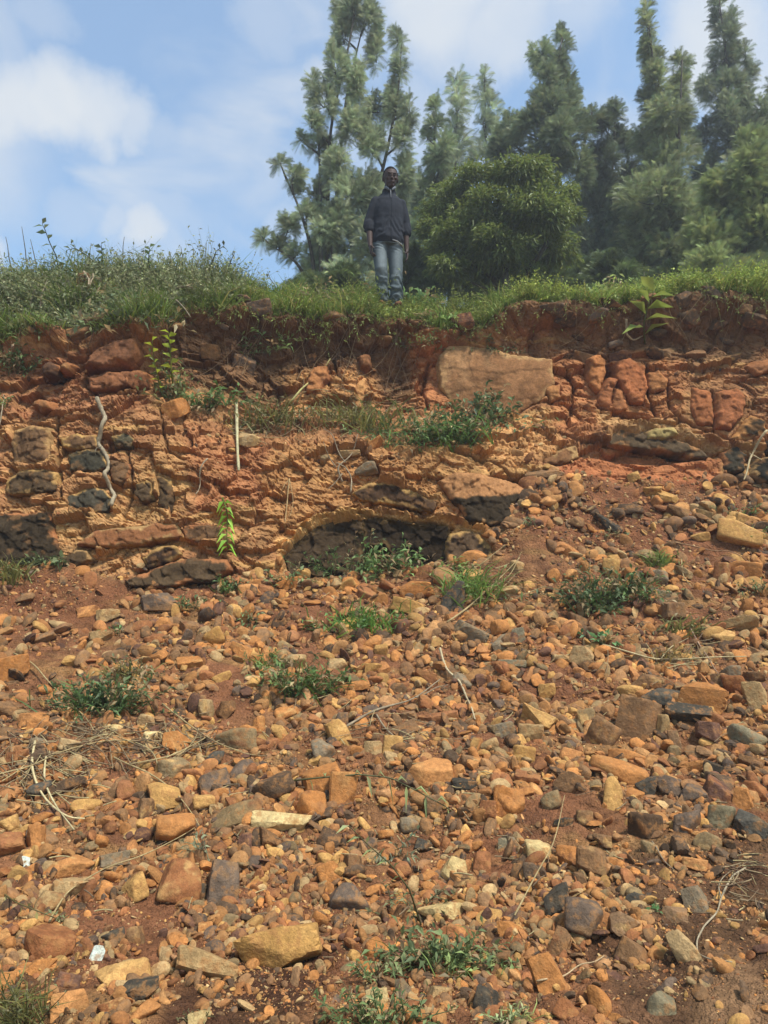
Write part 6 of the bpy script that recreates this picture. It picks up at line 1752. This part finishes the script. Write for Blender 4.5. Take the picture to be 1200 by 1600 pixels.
# pale shirt collar, and the pale shirt hem under the jacket on one side
cbg = Bag()
for sx in (-1, 1):
    V, Fc = tube([(HX + sx * .066, -.045, 1.497), (HX + sx * .052, -.078, 1.480), (HX + sx * .028, -.098, 1.452), (HX + sx * .012, -.104, 1.430)], [(.006, .010), (.008, .016), (.008, .014), (.004, .004)], 8)
    cbg.add(V, Fc, lin((150, 154, 160), .6))
z = cbg.build('shirt_collar', M_CLOTH, smooth=True); z.parent = man
hbg = Bag()
V, Fc = tube([(.045, -.140, .806), (.10, -.122, .795), (.15, -.088, .778), (.174, -.04, .768)], [(.004, .008), (.005, .011), (.005, .012), (.004, .008)], 8); hbg.add(V, Fc, lin((206, 208, 208), .75))
z = hbg.build('shirt_hem', M_CLOTH, smooth=True); z.parent = man
# jeans
pb = Bag()
V, Fc = tube([(0, 0, .90), (0, 0, .84), (0, .0, .78)], [(.150, .110), (.166, .122), (.170, .122)], 24); pb.add(V, Fc)
lim(pb, [(-.082, 0, .82), (-.090, -.03, .66), (-.076, -.065, .47), (-.058, -.01, .28), (-.058, .01, .08)], [.094, .086, .074, .068, .074], 18)
lim(pb, [(.082, 0, .82), (.094, -.005, .66), (.100, -.01, .46), (.104, .0, .28), (.116, .03, .08)], [.094, .088, .078, .074, .078], 18)


def jeancol(co):
    n1 = fbm(co, 8, 3, 87)
    lowf = sstep(.55, .2, co[:, 2])
    f = lowf * .011 * np.sin(co[:, 2] * 62 + np.sign(co[:, 0]) * 1.5 + co[:, 0] * 26 + n1 * 7)
    side = np.where(co[:, 0] > .02, .1, -.075)
    rad = unit(np.stack([co[:, 0] - side, co[:, 1], co[:, 2] * 0], -1))
    leg = sstep(.80, .70, co[:, 2])
    co = co + rad * (f * leg + n1 * .006 + np.exp(-((co[:, 2] - .74) / .05) ** 2) * .004 * np.sin(co[:, 2] * 160 + co[:, 0] * 60))[:, None]
    c = np.tile(lin((92, 101, 102), .75), (len(co), 1))
    fade = np.exp(-(((co[:, 0] - side) / .05) ** 2)) * (co[:, 1] < 0) * sstep(.25, .5, co[:, 2]) * sstep(.84, .70, co[:, 2])
    c = c * (1 - .55 * fade[:, None]) + lin((150, 158, 158), .8) * .55 * fade[:, None]
    pock = np.exp(-((co[:, 2] - (.80 - np.abs(co[:, 0]) * .35)) / .006) ** 2) * (np.abs(co[:, 0]) > .06) * (co[:, 1] < -.02)
    c *= (1 - .4 * pock)[:, None]
    return co, c


remesh(pb, 'jeans', M_CLOTH, .0075, man, 3, jeancol)
for sx, ax, yw in ((-1, -.062, -.15), (1, .118, .2)):
    sb_ = Bag()
    ell(sb_, (ax, -.045, .045), (.046, .13, .042), rotz=yw); ell(sb_, (ax, .03, .06), (.044, .06, .055)); ell(sb_, (ax + yw * -.5 * .0, -.12, .032), (.044, .055, .030), rotz=yw)
    so = remesh(sb_, 'shoe', M_CLOTH, .007, man, 2, None, elin((128, 86, 62), .7))


def glare_veil(dens):  # scattering volume added to imitate lens glare fading the trees
    V = np.array([(x, y, z) for x in (-310, 310) for y in (-310, 310) for z in (-3.3, 14.5)], float)
    F_ = [(0, 1, 3, 2), (4, 6, 7, 5), (0, 4, 5, 1), (2, 3, 7, 6), (0, 2, 6, 4), (1, 5, 7, 3)]
    m = bpy.data.materials.new('glare_veil'); m.use_nodes = True; nt = m.node_tree; nt.nodes.clear()
    out = nd(nt, 'ShaderNodeOutputMaterial'); v = nd(nt, 'ShaderNodeVolumePrincipled')
    v.inputs['Color'].default_value = (.93, .95, 1, 1); v.inputs['Density'].default_value = dens; v.inputs['Anisotropy'].default_value = .3
    nt.links.new(v.outputs[0], out.inputs['Volume'])
    tag(mk('glare_veil', V, F_, m), 'added volume imitating lens glare', kind='stuff')
glare_veil(.0032)
